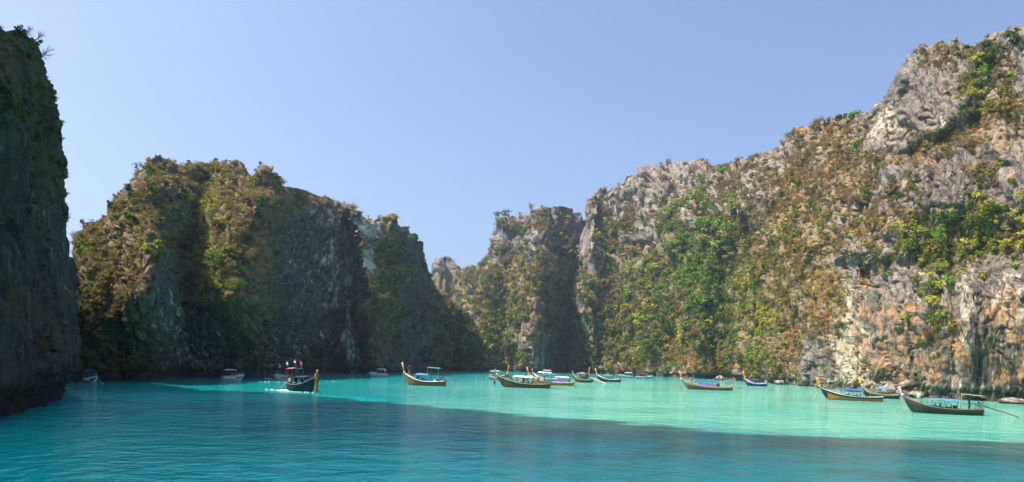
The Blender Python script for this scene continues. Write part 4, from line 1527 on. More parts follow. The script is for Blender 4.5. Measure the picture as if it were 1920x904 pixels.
BOATS = {}
BOATS['dark'] = put_longtail('dark longtail boat under way with golden garland on its prow and striped roof', 590, 543, 734, -38, tall=1.2, free=0.8, bow_rise=0.9, hull='teal_dark', strake='black', rail='grey_wood', prow='grey_wood', prow_h=0.8, ribbons=('gold', 'yellow', 'orange'), ribbon_len=1.5, canopy='black', canopy_span=(0.36, 0.74), canopy_h=0.95, arch=.12, stern_top=('flagroof', 0.12, 0.36) if False else None, flags=True, garland=True, shaft=3.0, cushions=((.5, .3, 'navy'),))
BOATS['bather'] = put_longtail('varnished longtail boat with two blue awnings and a person standing on its bow', 758, 833, 723, 162, tall=1.35, hull='wood', strake='brown', rail='white', prow='pale_wood', prow_h=1.5, ribbons=('white',), ribbon_len=2.0, canopy='sky', canopy_span=(0.40, 0.70), canopy_h=0.95, stern_top=('teal', 0.12, 0.42), stern_h=2.6, cushions=((.70, .3, 'blue'), (.70, -.3, 'blue'), (.56, .3, 'blue'), (.5, -.3, 'blue'), (.46, .3, 'blue')), crates=((.24, 0, .5, .35, 'white'), (.16, .2, .5, .4, 'black')), shaft=3.2)
BOATS['crowded'] = put_longtail('long green and brown longtail boat with cream roof crowded with tourists', 932, 1029, 727, 163, tall=1.3, hull='brown', strake='dark_green', patch='dark_green', rail='pale_wood', prow='grey_wood', prow_h=0.9, ribbons=('cream', 'white'), ribbon_len=.5, canopy='cream', canopy_span=(0.32, 0.68), canopy_h=1.0, arch=.2, side=None, cushions=((.42, .3, 'blue'), (.36, -.3, 'purple'), (.52, .2, 'red')), stern_top=('cream', -0.02, 0.22), stern_h=2.5, shaft=4.2, shaft_col='orange_wood')
BOATS['orange_hull'] = put_longtail('orange hulled longtail boat with purple and blue seats behind the crowded boat', 992, 1074, 722, 164, hull='orange_wood', strake='pale_wood', rail='white', prow='orange', prow_h=1.5, ribbons=('cream',), ribbon_len=.6, canopy='light_grey', canopy_span=(0.10, 0.42), canopy_h=1.0, side='purple', cushions=((.52, .3, 'blue'), (.46, -.3, 'blue'), (.58, .3, 'sky')), shaft=4.0)
BOATS['teal_roof'] = put_longtail('longtail boat with pale teal roof moored between the crowded boat and the cliff', 1000, 1046, 715, 160, hull='teal_dark', strake='white', rail='white', prow='orange_wood', prow_h=1.0, ribbons=('white',), ribbon_len=.6, canopy='sky', canopy_span=(0.1, 0.62), canopy_h=1.0, stern_top=('light_grey', 0.3, 0.6), stern_h=2.5, shaft=2.5)
BOATS['hidden'] = put_longtail('longtail boat with white flat roof and orange prow behind the crowded boat', 949, 921, 713, -40, hull='grey_wood', strake='dark_green', rail='white', prow='orange', prow_h=1.7, ribbons=('cream',), ribbon_len=.6, canopy='white', canopy_span=(0.08, 0.55), canopy_h=1.5, arch=.06, shaft=2.5)
BOATS['green_tail'] = put_longtail('dark longtail boat with thin roof frame and raised pale tail shaft', 1076, 1108, 717, 140, hull='dark_green', strake='grey_wood', rail='pale_wood', prow='grey_wood', prow_h=0.8, ribbons=('cream',), ribbon_len=.6, canopy='grey', canopy_span=(0.35, 0.75), canopy_h=1.45, arch=.1, shaft=5.5, shaft_col='white')
BOATS['turned'] = put_longtail('longtail boat seen bow on with orange prow against the cliff foot', 1103, 1084, 711, -60, hull='dark_green', strake='brown', rail='grey_wood', prow='orange', prow_h=1.6, ribbons=('pink', 'yellow'), ribbon_len=.8, canopy='grey', canopy_span=(0.2, 0.6), canopy_h=1.1, shaft=2.5)
BOATS['small_blue'] = put_longtail('black longtail boat with sky blue roof beside two white speedboats', 1119, 1163, 716, 155, hull='black', strake='brown', rail='white', prow='pink', prow_h=1.4, ribbons=('yellow', 'white'), ribbon_len=1.6, canopy='sky', canopy_span=(0.34, 0.70), canopy_h=0.95, cushions=((.6, .3, 'sky'), (.5, .3, 'blue'), (.42, -.3, 'navy')), stern_top=('black', 0.06, 0.34), stern_h=2.0, shaft=3.0)
BOATS['purple'] = put_longtail('slender longtail boat with flat blue roof and purple side cloth in the open turquoise water', 1278, 1371, 731, 160, hull='brown', strake='pale_wood', patch='deck_green', rail='pale_wood', prow='orange', prow_h=1.6, ribbons=('white',), ribbon_len=2.3, canopy='blue', canopy_span=(0.30, 0.66), canopy_h=0.95, arch=.10, side='purple', cushions=((.6, .3, 'purple'), (.5, -.3, 'purple')), crates=((.27, 0, .6, .75, 'red'),), shaft=5.2)
BOATS['short'] = put_longtail('short blue roofed longtail boat near the cliff with a person standing at its stern', 1400, 1433, 724, 145, hull='navy', strake='sky', rail='white', prow='orange', prow_h=1.7, ribbons=('pink', 'yellow'), ribbon_len=1.5, canopy='blue', canopy_span=(0.36, 0.70), canopy_h=0.95, arch=.12, cushions=((.64, .3, 'orange'), (.5, .3, 'navy')), crates=((.3, 0, .5, .5, 'red'),), shaft=3.0)
BOATS['yellow_prow'] = put_longtail('longtail boat with bright yellow prow half hidden behind the varnished orange boat', 1620, 1680, 747, 158, hull='black', strake='pale_wood', rail='pale_wood', prow='yellow', prow_h=1.4, ribbons=('pink',), ribbon_len=.6, canopy='sky', canopy_span=(0.30, 0.66), canopy_h=0.9, shaft=2.5)
BOATS['varnished'] = put_longtail('glossy orange longtail boat with blue roof and yellow bow ribbon near the right cliff', 1537, 1653, 751, 153, tall=1.12, hull='orange_wood', strake='teal_dark', patch='teal_dark', rail='light_grey', prow='orange', prow_h=1.45, ribbons=('pink', 'yellow'), ribbon_len=2.1, canopy='blue', canopy_span=(0.30, 0.66), canopy_h=0.95, arch=.16, side=None, cushions=((.56, .3, 'blue'), (.44, -.3, 'light_grey'), (.38, .3, 'blue')), engine=False)
BOATS['green'] = put_longtail('dark green longtail boat nearest the viewer with blue roof and long black tail shaft', 1692, 1839, 776, 150, tall=1.08, hull='dark_green', strake='brown', patch='dark_green', rail='grey_wood', prow='pink', prow_h=1.1, ribbons=('pink', 'cream'), ribbon_len=1.9, canopy='sky', canopy_span=(0.30, 0.64), canopy_h=0.92, arch=.14, side=None, cushions=((.62, .3, 'blue'), (.55, -.35, 'blue'), (.48, .3, 'blue'), (.42, -.3, 'blue'), (.56, .35, 'sky')), crates=((.34, 0, .5, .45, 'brown'),), stern_top=None, shaft=4.6, shaft_col='black')


def add_part(info, name, mb, mats):
    return mb.build(name, mats, info['root'])


# the striped roof over the helm of the boat under way
b = BOATS['dark']
mb = MB()
hw = 0.95
for k, (y0, y1, mi) in enumerate(((-1, -.72, 0), (-.72, -.36, 1), (-.36, .36, 2), (.36, .72, 1), (.72, 1, 0))):
    P = [[(b['X'](s), hw * (y0 + (y1 - y0) * a), 2.75 + 0.10 * (1 - (y0 + (y1 - y0) * a) ** 2)) for a in (0, .5, 1)] for s in (0.10, 0.22, 0.34)]
    mb.sheet(P, 0.04, mi)
roof = add_part(b, 'striped_roof', mb, [paint('red'), paint('white'), paint('blue')])
for s in (0.11, 0.33):
    for sg in (-1, 1):
        mb = MB()
        mb.tube([(b['X'](s), sg * b['half'](s), b['sheer'](s)), (b['X'](s), sg * 0.9, 2.72)], 0.03, 5)
        add_part(b, 'roof_post', mb, paint('grey_wood'))
# bare awning frame over the helm of the green boat
b = BOATS['green']
for sg in (-1, 1):
    mb = MB()
    mb.tube([(b['X'](.27), sg * b['half'](.27), b['sheer'](.27)), (b['X'](.27), sg * .7, 2.35), (b['X'](.02), sg * .7, 2.25)], 0.035, 5)
    add_part(b, 'awning_frame', mb, paint('pale_wood'))
mb = MB()
mb.sheet([[(b['X'](s), .7 * a, 2.36 - .35 * (.27 - s)) for a in (-1, 0, 1)] for s in (.03, .15, .27)], .03)
add_part(b, 'awning_net', mb, paint('grey_wood'))
b = BOATS['varnished']
mb = MB()
mb.tube([(b['X'](.20), -.5, b['sheer'](.2)), (b['X'](.20), -.5, 2.35)], 0.035, 5)
pole = add_part(b, 'flag_pole', mb, paint('pale_wood'))
mb = MB()
mb.box((b['X'](.20) - .14, -.5, 2.30), (.30, .02, .18))
mb.build('flag', paint('yellow'), pole)
b = BOATS['purple']
for s in (.16, .22):
    mb = MB()
    mb.tube([(b['X'](s), .4, b['sheer'](s)), (b['X'](s), .4, 2.2)], 0.025, 5)
    add_part(b, 'pole', mb, paint('steel'))


# ------------------------------------------------------------------ speedboats
def speedboat(L=6.5, B=2.3, band='blue', top='white', topcol='navy', red=False):
    root = empty('speedboat')
    n, m = 20, 5
    rows = []

    def half(s):
        return B / 2 * (1.0 if s < .5 else max(.03, 1 - ((s - .5) / .5) ** 2.3))

    def sheer(s):
        return 0.75 + 0.38 * s ** 1.5

    def keel(s):
        return -0.3 + 1.25 * max(0, (s - .72) / .28) ** 1.8
    X = lambda s: -L / 2 + L * s
    mb = MB()
    w = 2 * m + 1
    for i in range(n + 1):
        s = i / n
        for j in range(-m, m + 1):
            t = abs(j) / m
            mb.V.append((X(s), (1 if j >= 0 else -1) * half(s) * (t ** .5) * (.8 + .2 * t), keel(s) + (sheer(s) - keel(s)) * t ** 1.4))
    for i in range(n):
        for j in range(2 * m):
            t = (abs(j - m) + abs(j + 1 - m)) / 2 / m
            mb.F.append((i * w + j, (i + 1) * w + j, (i + 1) * w + j + 1, i * w + j + 1))
            mb.M.append(1 if .55 < t < .8 else 0)
    mb.F.append(tuple(range(w)))
    mb.M.append(0)
    mb.F.append(tuple(n * w + j for j in range(w))[::-1])
    mb.M.append(0)
    mb.build('hull', [paint('white'), paint(band)], root, True)
    mb = MB()
    P = [[(X(s), half(s) * a * .97, sheer(s) - .01 + .08 * (1 - a * a)) for a in np.linspace(-1, 1, 5)] for s in np.linspace(.58, .985, 8)]
    mb.sheet(P, .05)
    mb.build('foredeck', paint('white'), root, True)
    mb = MB()
    mb.box((X(.30), 0, .30), (L * .56, B * .88, .06))
    mb.build('cockpit_floor', paint('light_grey'), root)
    for sg in (-1, 1):
        mb = MB()
        mb.box((X(.30), sg * B * .36, .55), (L * .50, .38, .42), 0, None, .94)
        mb.build('bench', paint('white'), root)
    mb = MB()
    for sg in (-1, 1):
        mb.add([(X(.62), 0, 1.10), (X(.50), sg * B * .44, 1.0), (X(.46), sg * B * .42, 1.55), (X(.57), 0, 1.62)], [(0, 1, 2, 3), (3, 2, 1, 0)][:1])
        mb.add([(X(.50), sg * B * .44, 1.0), (X(.34), sg * B * .46, .95), (X(.34), sg * B * .44, 1.35), (X(.46), sg * B * .42, 1.55)], [(0, 1, 2, 3)])
    mb.build('windscreen', glass(), root)
    zt = 2.05
    mb = MB()
    P = [[(X(s), B * .46 * a, zt + .10 * (1 - a * a) - .05 * (abs(s - .35) > .2)) for a in np.linspace(-1, 1, 5)] for s in np.linspace(.10, .58, 6)]
    mb.sheet(P, .06)
    mb.build('roof', paint(topcol), root, True)
    for s, sx in ((.12, .10), (.36, .34), (.54, .57)):
        for sg in (-1, 1):
            mb = MB()
            mb.tube([(X(s), sg * half(s) * .94, sheer(s)), (X(sx), sg * B * .44, zt - .03)], .028, 5)
            mb.build('roof_post', paint('steel'), root)
    mb = MB()
    for sg in (-1, 1):
        mb.tube([(X(s), sg * half(s) * .93, sheer(s) + .38) for s in np.linspace(.62, .99, 6)], .018, 5)
        for s in (.66, .78, .9):
            mb.tube([(X(s), sg * half(s) * .93, sheer(s)), (X(s), sg * half(s) * .93, sheer(s) + .38)], .015, 4)
    mb.build('bow_rail', paint('steel'), root)
    for y in (-.42, .42):
        mb = MB()
        mb.box((-L / 2 - .18, y, .85), (.42, .32, .55), 0, Euler((0, .15, 0)).to_matrix(), .8)
        mb.box((-L / 2 - .20, y, .25), (.18, .12, .9), 1)
        mb.build('outboard_motor', [paint('black'), paint('grey')], root)
    return root, dict(X=X, sheer=sheer, half=half, root=root)


def put_speedboat(label, x, y, yaw, **kw):
    root, info = speedboat(**kw)
    c = on_water(x, y)
    root.location = (c.x, c.y, 0)
    root.rotation_euler = (0, 0, math.radians(yaw))
    tag(root, label, 'speedboat', 'white speedboats in the lagoon')
    return info


SPEED = {
    'nook': put_speedboat('small white speedboat with blue roof in the shade beside the near left cliff', 172, 717.5, -30, L=3.0, B=1.3, topcol='blue', band='navy'),
    'left': put_speedboat('white speedboat with white roof in front of the left mountain', 437, 712.5, 40, L=4.6, B=1.9, topcol='white', band='blue'),
    'head_on': put_speedboat('white speedboat seen bow on with dark blue roof above and right of the foam', 522, 710.5, -83, L=7.0, B=3.0, topcol='navy', band='white'),
    'tower': put_speedboat('open white speedboat under the pale rock tower of the left mountain', 709, 705, 205, L=5.6, B=2.2, topcol='white', band='white'),
    'right_blue': put_speedboat('white and blue speedboat left of the red roofed one', 1174, 708, 172, L=6.6, B=2.4, topcol='white', band='blue'),
    'red_roof': put_speedboat('pale teal speedboat with a red roof at the foot of the right cliff', 1207, 710, 8, L=7.6, B=2.6, topcol='magenta', band='teal'),
}

# ------------------------------------------------------------------ people
def person_mesh(name, pose, clothes, hair='hair'):
    """one continuous body grown over a posed skeleton; faces take the colour of the limb they belong to"""
    J, E, R, Z = [], [], [], []

    def j(p, r, zone, parent=None):
        J.append(Vector(p))
        R.append(r)
        Z.append(zone)
        if parent is not None:
            E.append((parent, len(J) - 1))
        return len(J) - 1
    p = dict(hip=0.92, lean=0.0, thighs=((0, 0), (0, 0)), shins=((0, 0), (0, 0)), arms=((0.12, 0.0), (0.12, 0.0)), fore=((0.08, 0.15), (0.08, 0.15)), head=0.0)
    p.update(pose)
    H = Vector((0, 0, p['hip']))
    up = Vector((math.sin(p['lean']), 0, math.cos(p['lean'])))
    pel = j(H, .115, 'bottom')
    waist = j(H + up * .20, .105, 'top', pel)
    chest = j(H + up * .40, .135, 'top', waist)
    neck0 = j(H + up * .53, .065, 'skin', chest)
    hd = Vector((math.sin(p['lean'] + p['head']), 0, math.cos(p['lean'] + p['head'])))
    fw = Vector((hd.z, 0, -hd.x))
    chin = j(J[neck0] + hd * .09 + fw * .015, .062, 'skin', neck0)
    face = j(J[chin] + hd * .085 + fw * .015, .086, 'skin', chin)
    j(J[face] + hd * .085 - fw * .01, .078, 'hair', face)
    j(J[face] + fw * .105 - hd * .012, .016, 'skin', face)       # nose
    for sg in (-1, 1):
        j(J[face] + Vector((0, sg * .085, 0)), .018, 'skin', face)   # ears
    for k, sg in enumerate((1, -1)):
        out, fwd = p['arms'][k]
        sh = j(H + up * .48 + Vector((0, sg * .17, 0)), .058, 'top', chest)
        d = Vector((math.sin(fwd), sg * math.sin(out), -math.cos(fwd) * math.cos(out))).normalized()
        el = j(J[sh] + d * .29, .042, p.get('sleeve', 'skin'), sh)
        out2, fwd2 = p['fore'][k]
        d2 = Vector((math.sin(fwd2), sg * math.sin(out2), -math.cos(fwd2) * math.cos(out2))).normalized()
        wr = j(J[el] + d2 * .25, .028, 'skin', el)
        palm = j(J[wr] + d2 * .07, .034, 'skin', wr)
        side = d2.cross(Vector((0, 1, 0)))
        side = side.normalized() if side.length > .01 else Vector((1, 0, 0))
        for f, (o_, ln) in enumerate(((-.03, .070), (-.01, .085), (.01, .080), (.03, .062))):
            k1 = j(J[palm] + d2 * .04 + side * o_, .0095, 'skin', palm)
            j(J[k1] + (d2 * .85 + Vector((0, -sg * .4, 0))).normalized() * ln, .008, 'skin', k1)
        j(J[wr] + d2 * .05 + side * .055, .010, 'skin', wr)
        lo, lf = p['thighs'][k]
        hp = j(H + Vector((0, sg * .095, -.05)), .090, 'bottom', pel)
        dt = Vector((math.sin(lf), sg * math.sin(lo), -math.cos(lf) * math.cos(lo))).normalized()
        kn = j(J[hp] + dt * .42, .060, p.get('knee', 'bottom'), hp)
        so, sf = p['shins'][k]
        dsn = Vector((math.sin(sf), sg * math.sin(so), -math.cos(sf) * math.cos(so))).normalized()
        an = j(J[kn] + dsn * .40, .038, p.get('shin', 'skin'), kn)
        toe = Vector((dsn.z * -1 if abs(dsn.z) > .5 else .4, 0, -.12))
        j(J[an] + Vector((.15, sg * .02, -.05)), .032, 'skin', an)
        j(J[an] + Vector((-.04, 0, -.05)), .036, 'skin', an)
    me = bpy.data.meshes.new('skeleton')
    me.from_pydata([tuple(v) for v in J], E, [])
    o = bpy.data.objects.new('skeleton', me)
    COL.objects.link(o)
    md = o.modifiers.new('skin', 'SKIN')
    md.use_smooth_shade = True
    sv = me.skin_vertices[0].data if len(me.skin_vertices) else None
    if sv is None:
        bm_ = __import__('bmesh').new()
        bm_.from_mesh(me)
        bm_.verts.layers.skin.verify()
        bm_.to_mesh(me)
        bm_.free()
        sv = me.skin_vertices[0].data
    for i, r in enumerate(R):
        sv[i].radius = (r, r)
        sv[i].use_root = (i == 0)
    ss = o.modifiers.new('sub', 'SUBSURF')
    ss.levels = ss.render_levels = 1
    dg = bpy.context.evaluated_depsgraph_get()
    body = bpy.data.meshes.new_from_object(o.evaluated_get(dg))
    body.name = name
    bpy.data.objects.remove(o)
    zones = ['skin', 'top', 'bottom', 'hair']
    body.materials.clear()
    for z in zones:
        body.materials.append(paint({'skin': clothes[0], 'top': clothes[1], 'bottom': clothes[2], 'hair': hair}[z]))
    A = np.array([tuple(v) for v in J])
    seg = [(i, j_) for i, j_ in E]
    cs = np.array([tuple(f.center) for f in body.polygons])
    best = np.full(len(cs), 9.0)
    zi = np.zeros(len(cs), int)
    for i, k in seg:
        a, b = A[i], A[k]
        t = np.clip(((cs - a) @ (b - a)) / max(1e-9, (b - a) @ (b - a)), 0, 1)
        d = np.linalg.norm(cs - (a + t[:, None] * (b - a)), axis=1) - (R[i] + (R[k] - R[i]) * t)
        z = np.where(t > .5, zones.index(Z[k]), zones.index(Z[i]))
        if zones[zones.index(Z[k])] == 'skin' and Z[i] == 'bottom':
            z = np.where(t > .3, 0, zones.index('bottom'))
        m_ = d < best
        best = np.where(m_, d, best)
        zi = np.where(m_, z, zi)
    body.polygons.foreach_set('material_index', zi.astype(np.int32))
    body.polygons.foreach_set('use_smooth', np.ones(len(body.polygons), bool))
    return body


STAND = dict(arms=((.15, .1), (.15, -.1)), fore=((.1, .3), (.1, .1)), thighs=((.08, .05), (.08, -.06)), shins=((.03, -.02), (.03, -.1)))
AKIMBO = dict(arms=((.75, -.2), (.75, -.2)), fore=((-.75, .3), (-.75, .3)), thighs=((.12, .02), (.12, .0)), shins=((.05, -.03), (.05, -.03)))
RAISED = dict(arms=((.5, 2.4), (.5, 2.4)), fore=((-.2, 2.9), (-.2, 2.9)), thighs=((.08, .05), (.08, -.06)), shins=((.03, -.02), (.03, -.1)))
SIT = dict(hip=0.14, lean=-.12, thighs=((.18, 1.35), (.18, 1.30)), shins=((.02, .35), (.02, .25)), arms=((.2, .3), (.2, -.3)), fore=((.1, .9), (.1, .1)))
CROUCH = dict(hip=0.20, lean=.25, thighs=((.25, 2.0), (.25, 1.9)), shins=((.0, .0), (.0, -.1)), arms=((.2, .8), (.2, .8)), fore=((-.1, 1.2), (-.1, 1.2)))
STEER = dict(arms=((.15, .5), (.35, -.5)), fore=((.1, .9), (.1, -.8)), thighs=((.15, .1), (.15, -.1)), shins=((.05, .0), (.05, -.15)))


PEOPLE = 1.1


def put_person(label, loc, rz, pose, clothes, hair='hair', size=1.0, group=None, **extra):
    me = person_mesh('person', dict(pose, **extra), clothes, hair)
    o = bpy.data.objects.new('person', me)
    COL.objects.link(o)
    zmin = min(v.co.z for v in me.vertices)
    o.location = (loc[0], loc[1], loc[2] - zmin * size)
    o.rotation_euler = (0, 0, rz)
    size *= PEOPLE
    o.scale = (size, size, size)
    o.location.z = loc[2] - zmin * size
    tag(o, label, 'person', group)
    return o


def on_boat(info, s, y, z=None):
    """a point aboard: s along the boat from stern (0) to bow (1), y to port; z above the floor boards"""
    r = info['root']
    M_ = Matrix.Translation(r.location) @ Euler(r.rotation_euler).to_matrix().to_4x4() @ Matrix.Diagonal((*r.scale, 1))
    return M_ @ Vector((info['X'](s), y, 0.12 if z is None else z)), r.rotation_euler[2]


def crew(boat, label, s, y, z, turn, pose, clothes, **kw):
    p, a = on_boat(boat, s, y, z)
    return put_person(label, p, a + math.radians(turn), pose, clothes, **kw)


b = BOATS['bather']
crew(b, 'person in teal shorts standing on the bow of the varnished boat with blue awnings', .88, 0, b['sheer'](.88) - .02, 150, AKIMBO, ('skin', 'black', 'teal'), size=1.12, knee='skin')
crew(b, 'person bending over beside the blue seats of the varnished boat', .60, -.1, .45, 90, CROUCH, ('skin', 'cream', 'navy'), size=1.05)
b = BOATS['dark']
crew(b, 'boatman in dark clothes standing at the helm under the striped roof', .26, 0, .3, 0, STEER, ('tan_skin', 'navy', 'black'), size=1.05, sleeve='top', shin='bottom')
crew(b, 'person in a dark red top sitting amidships in the boat under way', .46, .3, .55, 20, SIT, ('tan_skin', 'red', 'navy'))
b = BOATS['crowded']
z = b['sheer'](.86)
g = 'people on the crowded longtail boat'
crew(b, 'person in dark blue life vest sitting nearest the prow of the crowded boat', .85, .2, z - .03, 20, SIT, ('tan_skin', 'navy', 'pink'), size=1.1, group=g)
crew(b, 'person in light blue shorts and yellow top on the foredeck of the crowded boat', .80, -.28, b['sheer'](.8) - .05, -50, SIT, ('skin', 'yellow', 'sky'), size=1.1, group=g)
crew(b, 'person in black vest turned back towards the cream roof of the crowded boat', .745, .1, b['sheer'](.74) - .15, -150, dict(SIT, hip=.4), ('tan_skin', 'black', 'blue'), size=1.1, group=g)
crew(b, 'person in white sitting under the front edge of the cream roof', .63, -.3, .55, -60, SIT, ('skin', 'white', 'cream'), group=g)
crew(b, 'person in red sitting under the middle of the cream roof', .50, -.3, .55, -70, SIT, ('skin', 'red', 'red'), group=g)
crew(b, 'person in a pale top leaning out below the cream roof', .43, -.35, .55, -90, SIT, ('skin', 'pink', 'white'), hair='fair_hair', group=g)
crew(b, 'person in navy swimwear with raised arms standing at the stern awning', .22, -.1, .30, -60, RAISED, ('skin', 'navy', 'navy'), size=1.12, group=g, knee='skin')
crew(b, 'bare chested person standing at the engine end of the crowded boat', .10, .15, .30, 60, STAND, ('skin', 'skin', 'red'), size=1.1, group=g, knee='skin')
mb = MB()
lx = b['X'](1.0) + .12
for sg in (-1, 1):
    mb.tube([(b['X'](.99), sg * .2, b['sheer'](1)), (lx + .22, sg * .2, -.35)], .025, 5)
for q in np.linspace(.1, .9, 5):
    mb.tube([(b['X'](.99) + (lx + .22 - b['X'](.99)) * q, -.2, b['sheer'](1) * (1 - q) - .35 * q), (b['X'](.99) + (lx + .22 - b['X'](.99)) * q, .2, b['sheer'](1) * (1 - q) - .35 * q)], .02, 4)
add_part(b, 'boarding_ladder', mb, paint('steel'))
p, a = on_boat(b, 1.0, 0, -.12)
put_person('person in black shorts climbing the ladder at the very front of the crowded boat', p + Vector((math.cos(a), math.sin(a), 0)) * .52, a + math.pi, dict(STAND, lean=.12, arms=((.2, .9), (.2, 1.1)), fore=((.0, 1.3), (.0, 1.5)), thighs=((.08, .35), (.08, -.05)), shins=((.03, -.4), (.03, -.1))), ('skin', 'skin', 'black'), size=1.05, group=g)
b = BOATS['green_tail']
crew(b, 'person in white hat standing at the stern of the dark boat with the raised shaft', .10, 0, .35, 100, STAND, ('tan_skin', 'black', 'navy'), hair='straw_hat', size=1.0)
b = BOATS['teal_roof']
crew(b, 'person in a white top standing under the pale teal roof', .58, -.3, .35, -90, STAND, ('skin', 'white', 'sky'), size=1.05)
b = BOATS['purple']
crew(b, 'person in dark red top and straw hat crouching on the purple sided boat', .83, .05, b['sheer'](.83) - .04, -120, CROUCH, ('skin', 'red', 'cream'), hair='straw_hat', size=1.0)
b = BOATS['short']
crew(b, 'person in dark blue shirt and white cap standing behind the short blue roofed boat', .16, 0, .5, -60, STAND, ('skin', 'navy', 'navy'), hair='white', size=1.1, sleeve='top', shin='bottom')
crew(b, 'person in orange seated at the bow of the short blue roofed boat', .80, .0, b['sheer'](.8) - .1, 30, SIT, ('skin', 'orange', 'red'), size=1.0)
b = BOATS['green']
crew(b, 'person in cream clothes sitting on the foredeck of the dark green boat', .80, .1, b['sheer'](.80) - .06, -110, SIT, ('tan_skin', 'cream', 'cream'), size=1.0, sleeve='top', shin='bottom')
crew(b, 'boatman in navy shirt and trousers standing by the engine of the dark green boat', .17, .1, .30, 175, STAND, ('tan_skin', 'navy', 'navy'), size=.98, sleeve='top', shin='bottom')
b = SPEED['head_on']
crew(b, 'person in white sitting left of the helm in the speedboat seen bow on', .44, -.5, .55, 0, SIT, ('skin', 'white', 'cream'), size=1.0)
crew(b, 'person in pink sitting right of the helm in the speedboat seen bow on', .44, .5, .55, 0, SIT, ('skin', 'pink', 'navy'), size=1.0)
crew(b, 'person standing up on the roof of the speedboat seen bow on', .30, 0, 2.12, 0, SIT, ('skin', 'white', 'white'), size=.8)
b = SPEED['tower']
crew(b, 'person in red sitting at the stern of the open white speedboat', .25, .3, .6, -60, SIT, ('skin', 'red', 'navy'), size=1.0)
crew(b, 'person in white standing at the stern of the open white speedboat', .12, -.2, .45, 90, STAND, ('skin', 'white', 'cream'), size=1.0)

# swimmers: head and shoulders above the water
for (x, y, lab) in ((903, 718, 'dark haired swimmer left of the crowded boat'), (893, 716, 'swimmer farther left of the crowded boat with arms under water'), (1338, 711.5, 'swimmer in a light top close to the cliff behind the purple sided boat'), (1276, 729.5, 'swimmer just below the prow of the purple sided boat'), (690, 700.5, 'swimmer left of the open white speedboat')):
    w_ = on_water(x, y)
    me = person_mesh('person', dict(STAND), ('skin', 'skin', 'navy'))
    o = bpy.data.objects.new('person', me)
    COL.objects.link(o)
    o.location = (w_.x, w_.y, -1.12)
    o.rotation_euler = (0, 0, 2.0 + x)
    tag(o, lab, 'person', 'swimmers')

# ------------------------------------------------------------------ fallen blocks at the foot of the right cliff
def boulder(x, y, r, squash, label, seed):
    rs = np.random.RandomState(seed)
    V, Fc = [], []
    nu, nv = 14, 9
    for i in range(nu):
        for j in range(nv):
            th, ph = 2 * math.pi * i / nu, math.pi * j / (nv - 1)
            V.append((math.sin(ph) * math.cos(th), math.sin(ph) * math.sin(th), math.cos(ph) * squash))
    V = np.array(V)
    _, rnd, off = worley(V * 1.3 + seed, seed)
    V = V * (1 + 0.22 * rnd[:, :1] + 0.5 * (off * rnd[:, [1, 2, 0]]).sum(-1, keepdims=True))
    Fc = [(i * nv + j, ((i + 1) % nu) * nv + j, ((i + 1) % nu) * nv + j + 1, i * nv + j + 1) for i in range(nu) for j in range(nv - 1)]
    w_ = on_water(x, y)
    o = mesh_obj('boulder', V * r + np.array([w_.x, w_.y, r * squash * .35]), Fc, ROCK_R, smooth=False)
    st = np.zeros((len(V), 3))
    st[:, 1] = .7
    color_attr(o, 'stain', st)
    dm = np.zeros((len(V), 3))
    dm[:, 0] = (V[:, 2] * r < .25) * 1.0
    color_attr(o, 'damp', dm)
    vec_attr(o, 'rockco', V * r * 2 + seed)
    tag(o, label, 'boulder', 'fallen boulders at the right shore')


boulder(1648, 738, 1.9, .8, 'pale boulder in the dark hollow behind the yellow prow', 3)
boulder(1668, 741, 2.4, .7, 'broad pale boulder right of the dark hollow at the waterline', 4)
boulder(1716, 746, 1.3, .7, 'low boulder behind the bow of the dark green boat', 5)
boulder(1898, 757, 1.7, .45, 'flat rock shelf at the waterline near the right edge', 6)
boulder(1462, 721, 1.6, .7, 'boulder at the waterline right of the short blue roofed boat', 7)
boulder(1350, 712.5, 1.9, .6, 'boulder under the green trees behind the purple sided boat', 8)

# ------------------------------------------------------------------ foam and mooring lines
def foam():
    m = plain('foam', (0.80, 0.83, 0.82), 0.7, 0.2, 0.05, 3)
    rr = np.random.RandomState(5)
    mb = MB()

    def patch(c, ax, r, n, e=0.35):
        for _ in range(n):
            u, v = rr.normal() * r[0], rr.normal() * r[1]
            x, y = c[0] + ax[0] * u - ax[1] * v, c[1] + ax[1] * u + ax[0] * v
            k = rr.randint(5, 8)
            sz = e * rr.uniform(.3, 1.2)
            V = [(x + sz * 1.6 * rr.uniform(.6, 1.2) * math.cos(2 * math.pi * i / k), y + sz * rr.uniform(.6, 1.2) * math.sin(2 * math.pi * i / k), .01) for i in range(k)]
            V.append((x, y, .02 + .22 * sz * rr.uniform(.2, 1)))
            mb.add(V, [(i, (i + 1) % k, k) for i in range(k)])
    b = BOATS['dark']
    p, a = on_boat(b, -.08, 0, 0)
    d = (math.cos(a), math.sin(a))
    patch(p, d, (.7, .4), 70, .20)
    p2, _ = on_boat(b, -.35, 0, 0)
    patch(p2, d, (1.4, .6), 16, .14)
    for sg in (-1, 1):
        for s in np.linspace(.95, -.3, 14):
            q, _ = on_boat(b, s, sg * (b['half'](max(0, min(1, s))) + .15 + .55 * (.95 - s)), 0)
            patch(q, d, (.4, .10), 3, .09)
    h = SPEED['head_on']
    for sg in (-1, 1):
        for s in np.linspace(.9, .1, 5):
            q, a2 = on_boat(h, s, sg * (h['half'](s) + .25 + .9 * (.9 - s)), 0)
            patch(q, (1, 0), (.5, .15), 8, .16)
    for (x, y, n) in ((505, 716, 14), (600, 714, 10)):
        w_ = on_water(x, y)
        patch(w_, (1, 0), (2.4, .25), n, .12)
    o = mb.build('foam', m)
    tag(o, 'white foam churned up behind the dark boat under way', None, None, 'stuff')


foam()


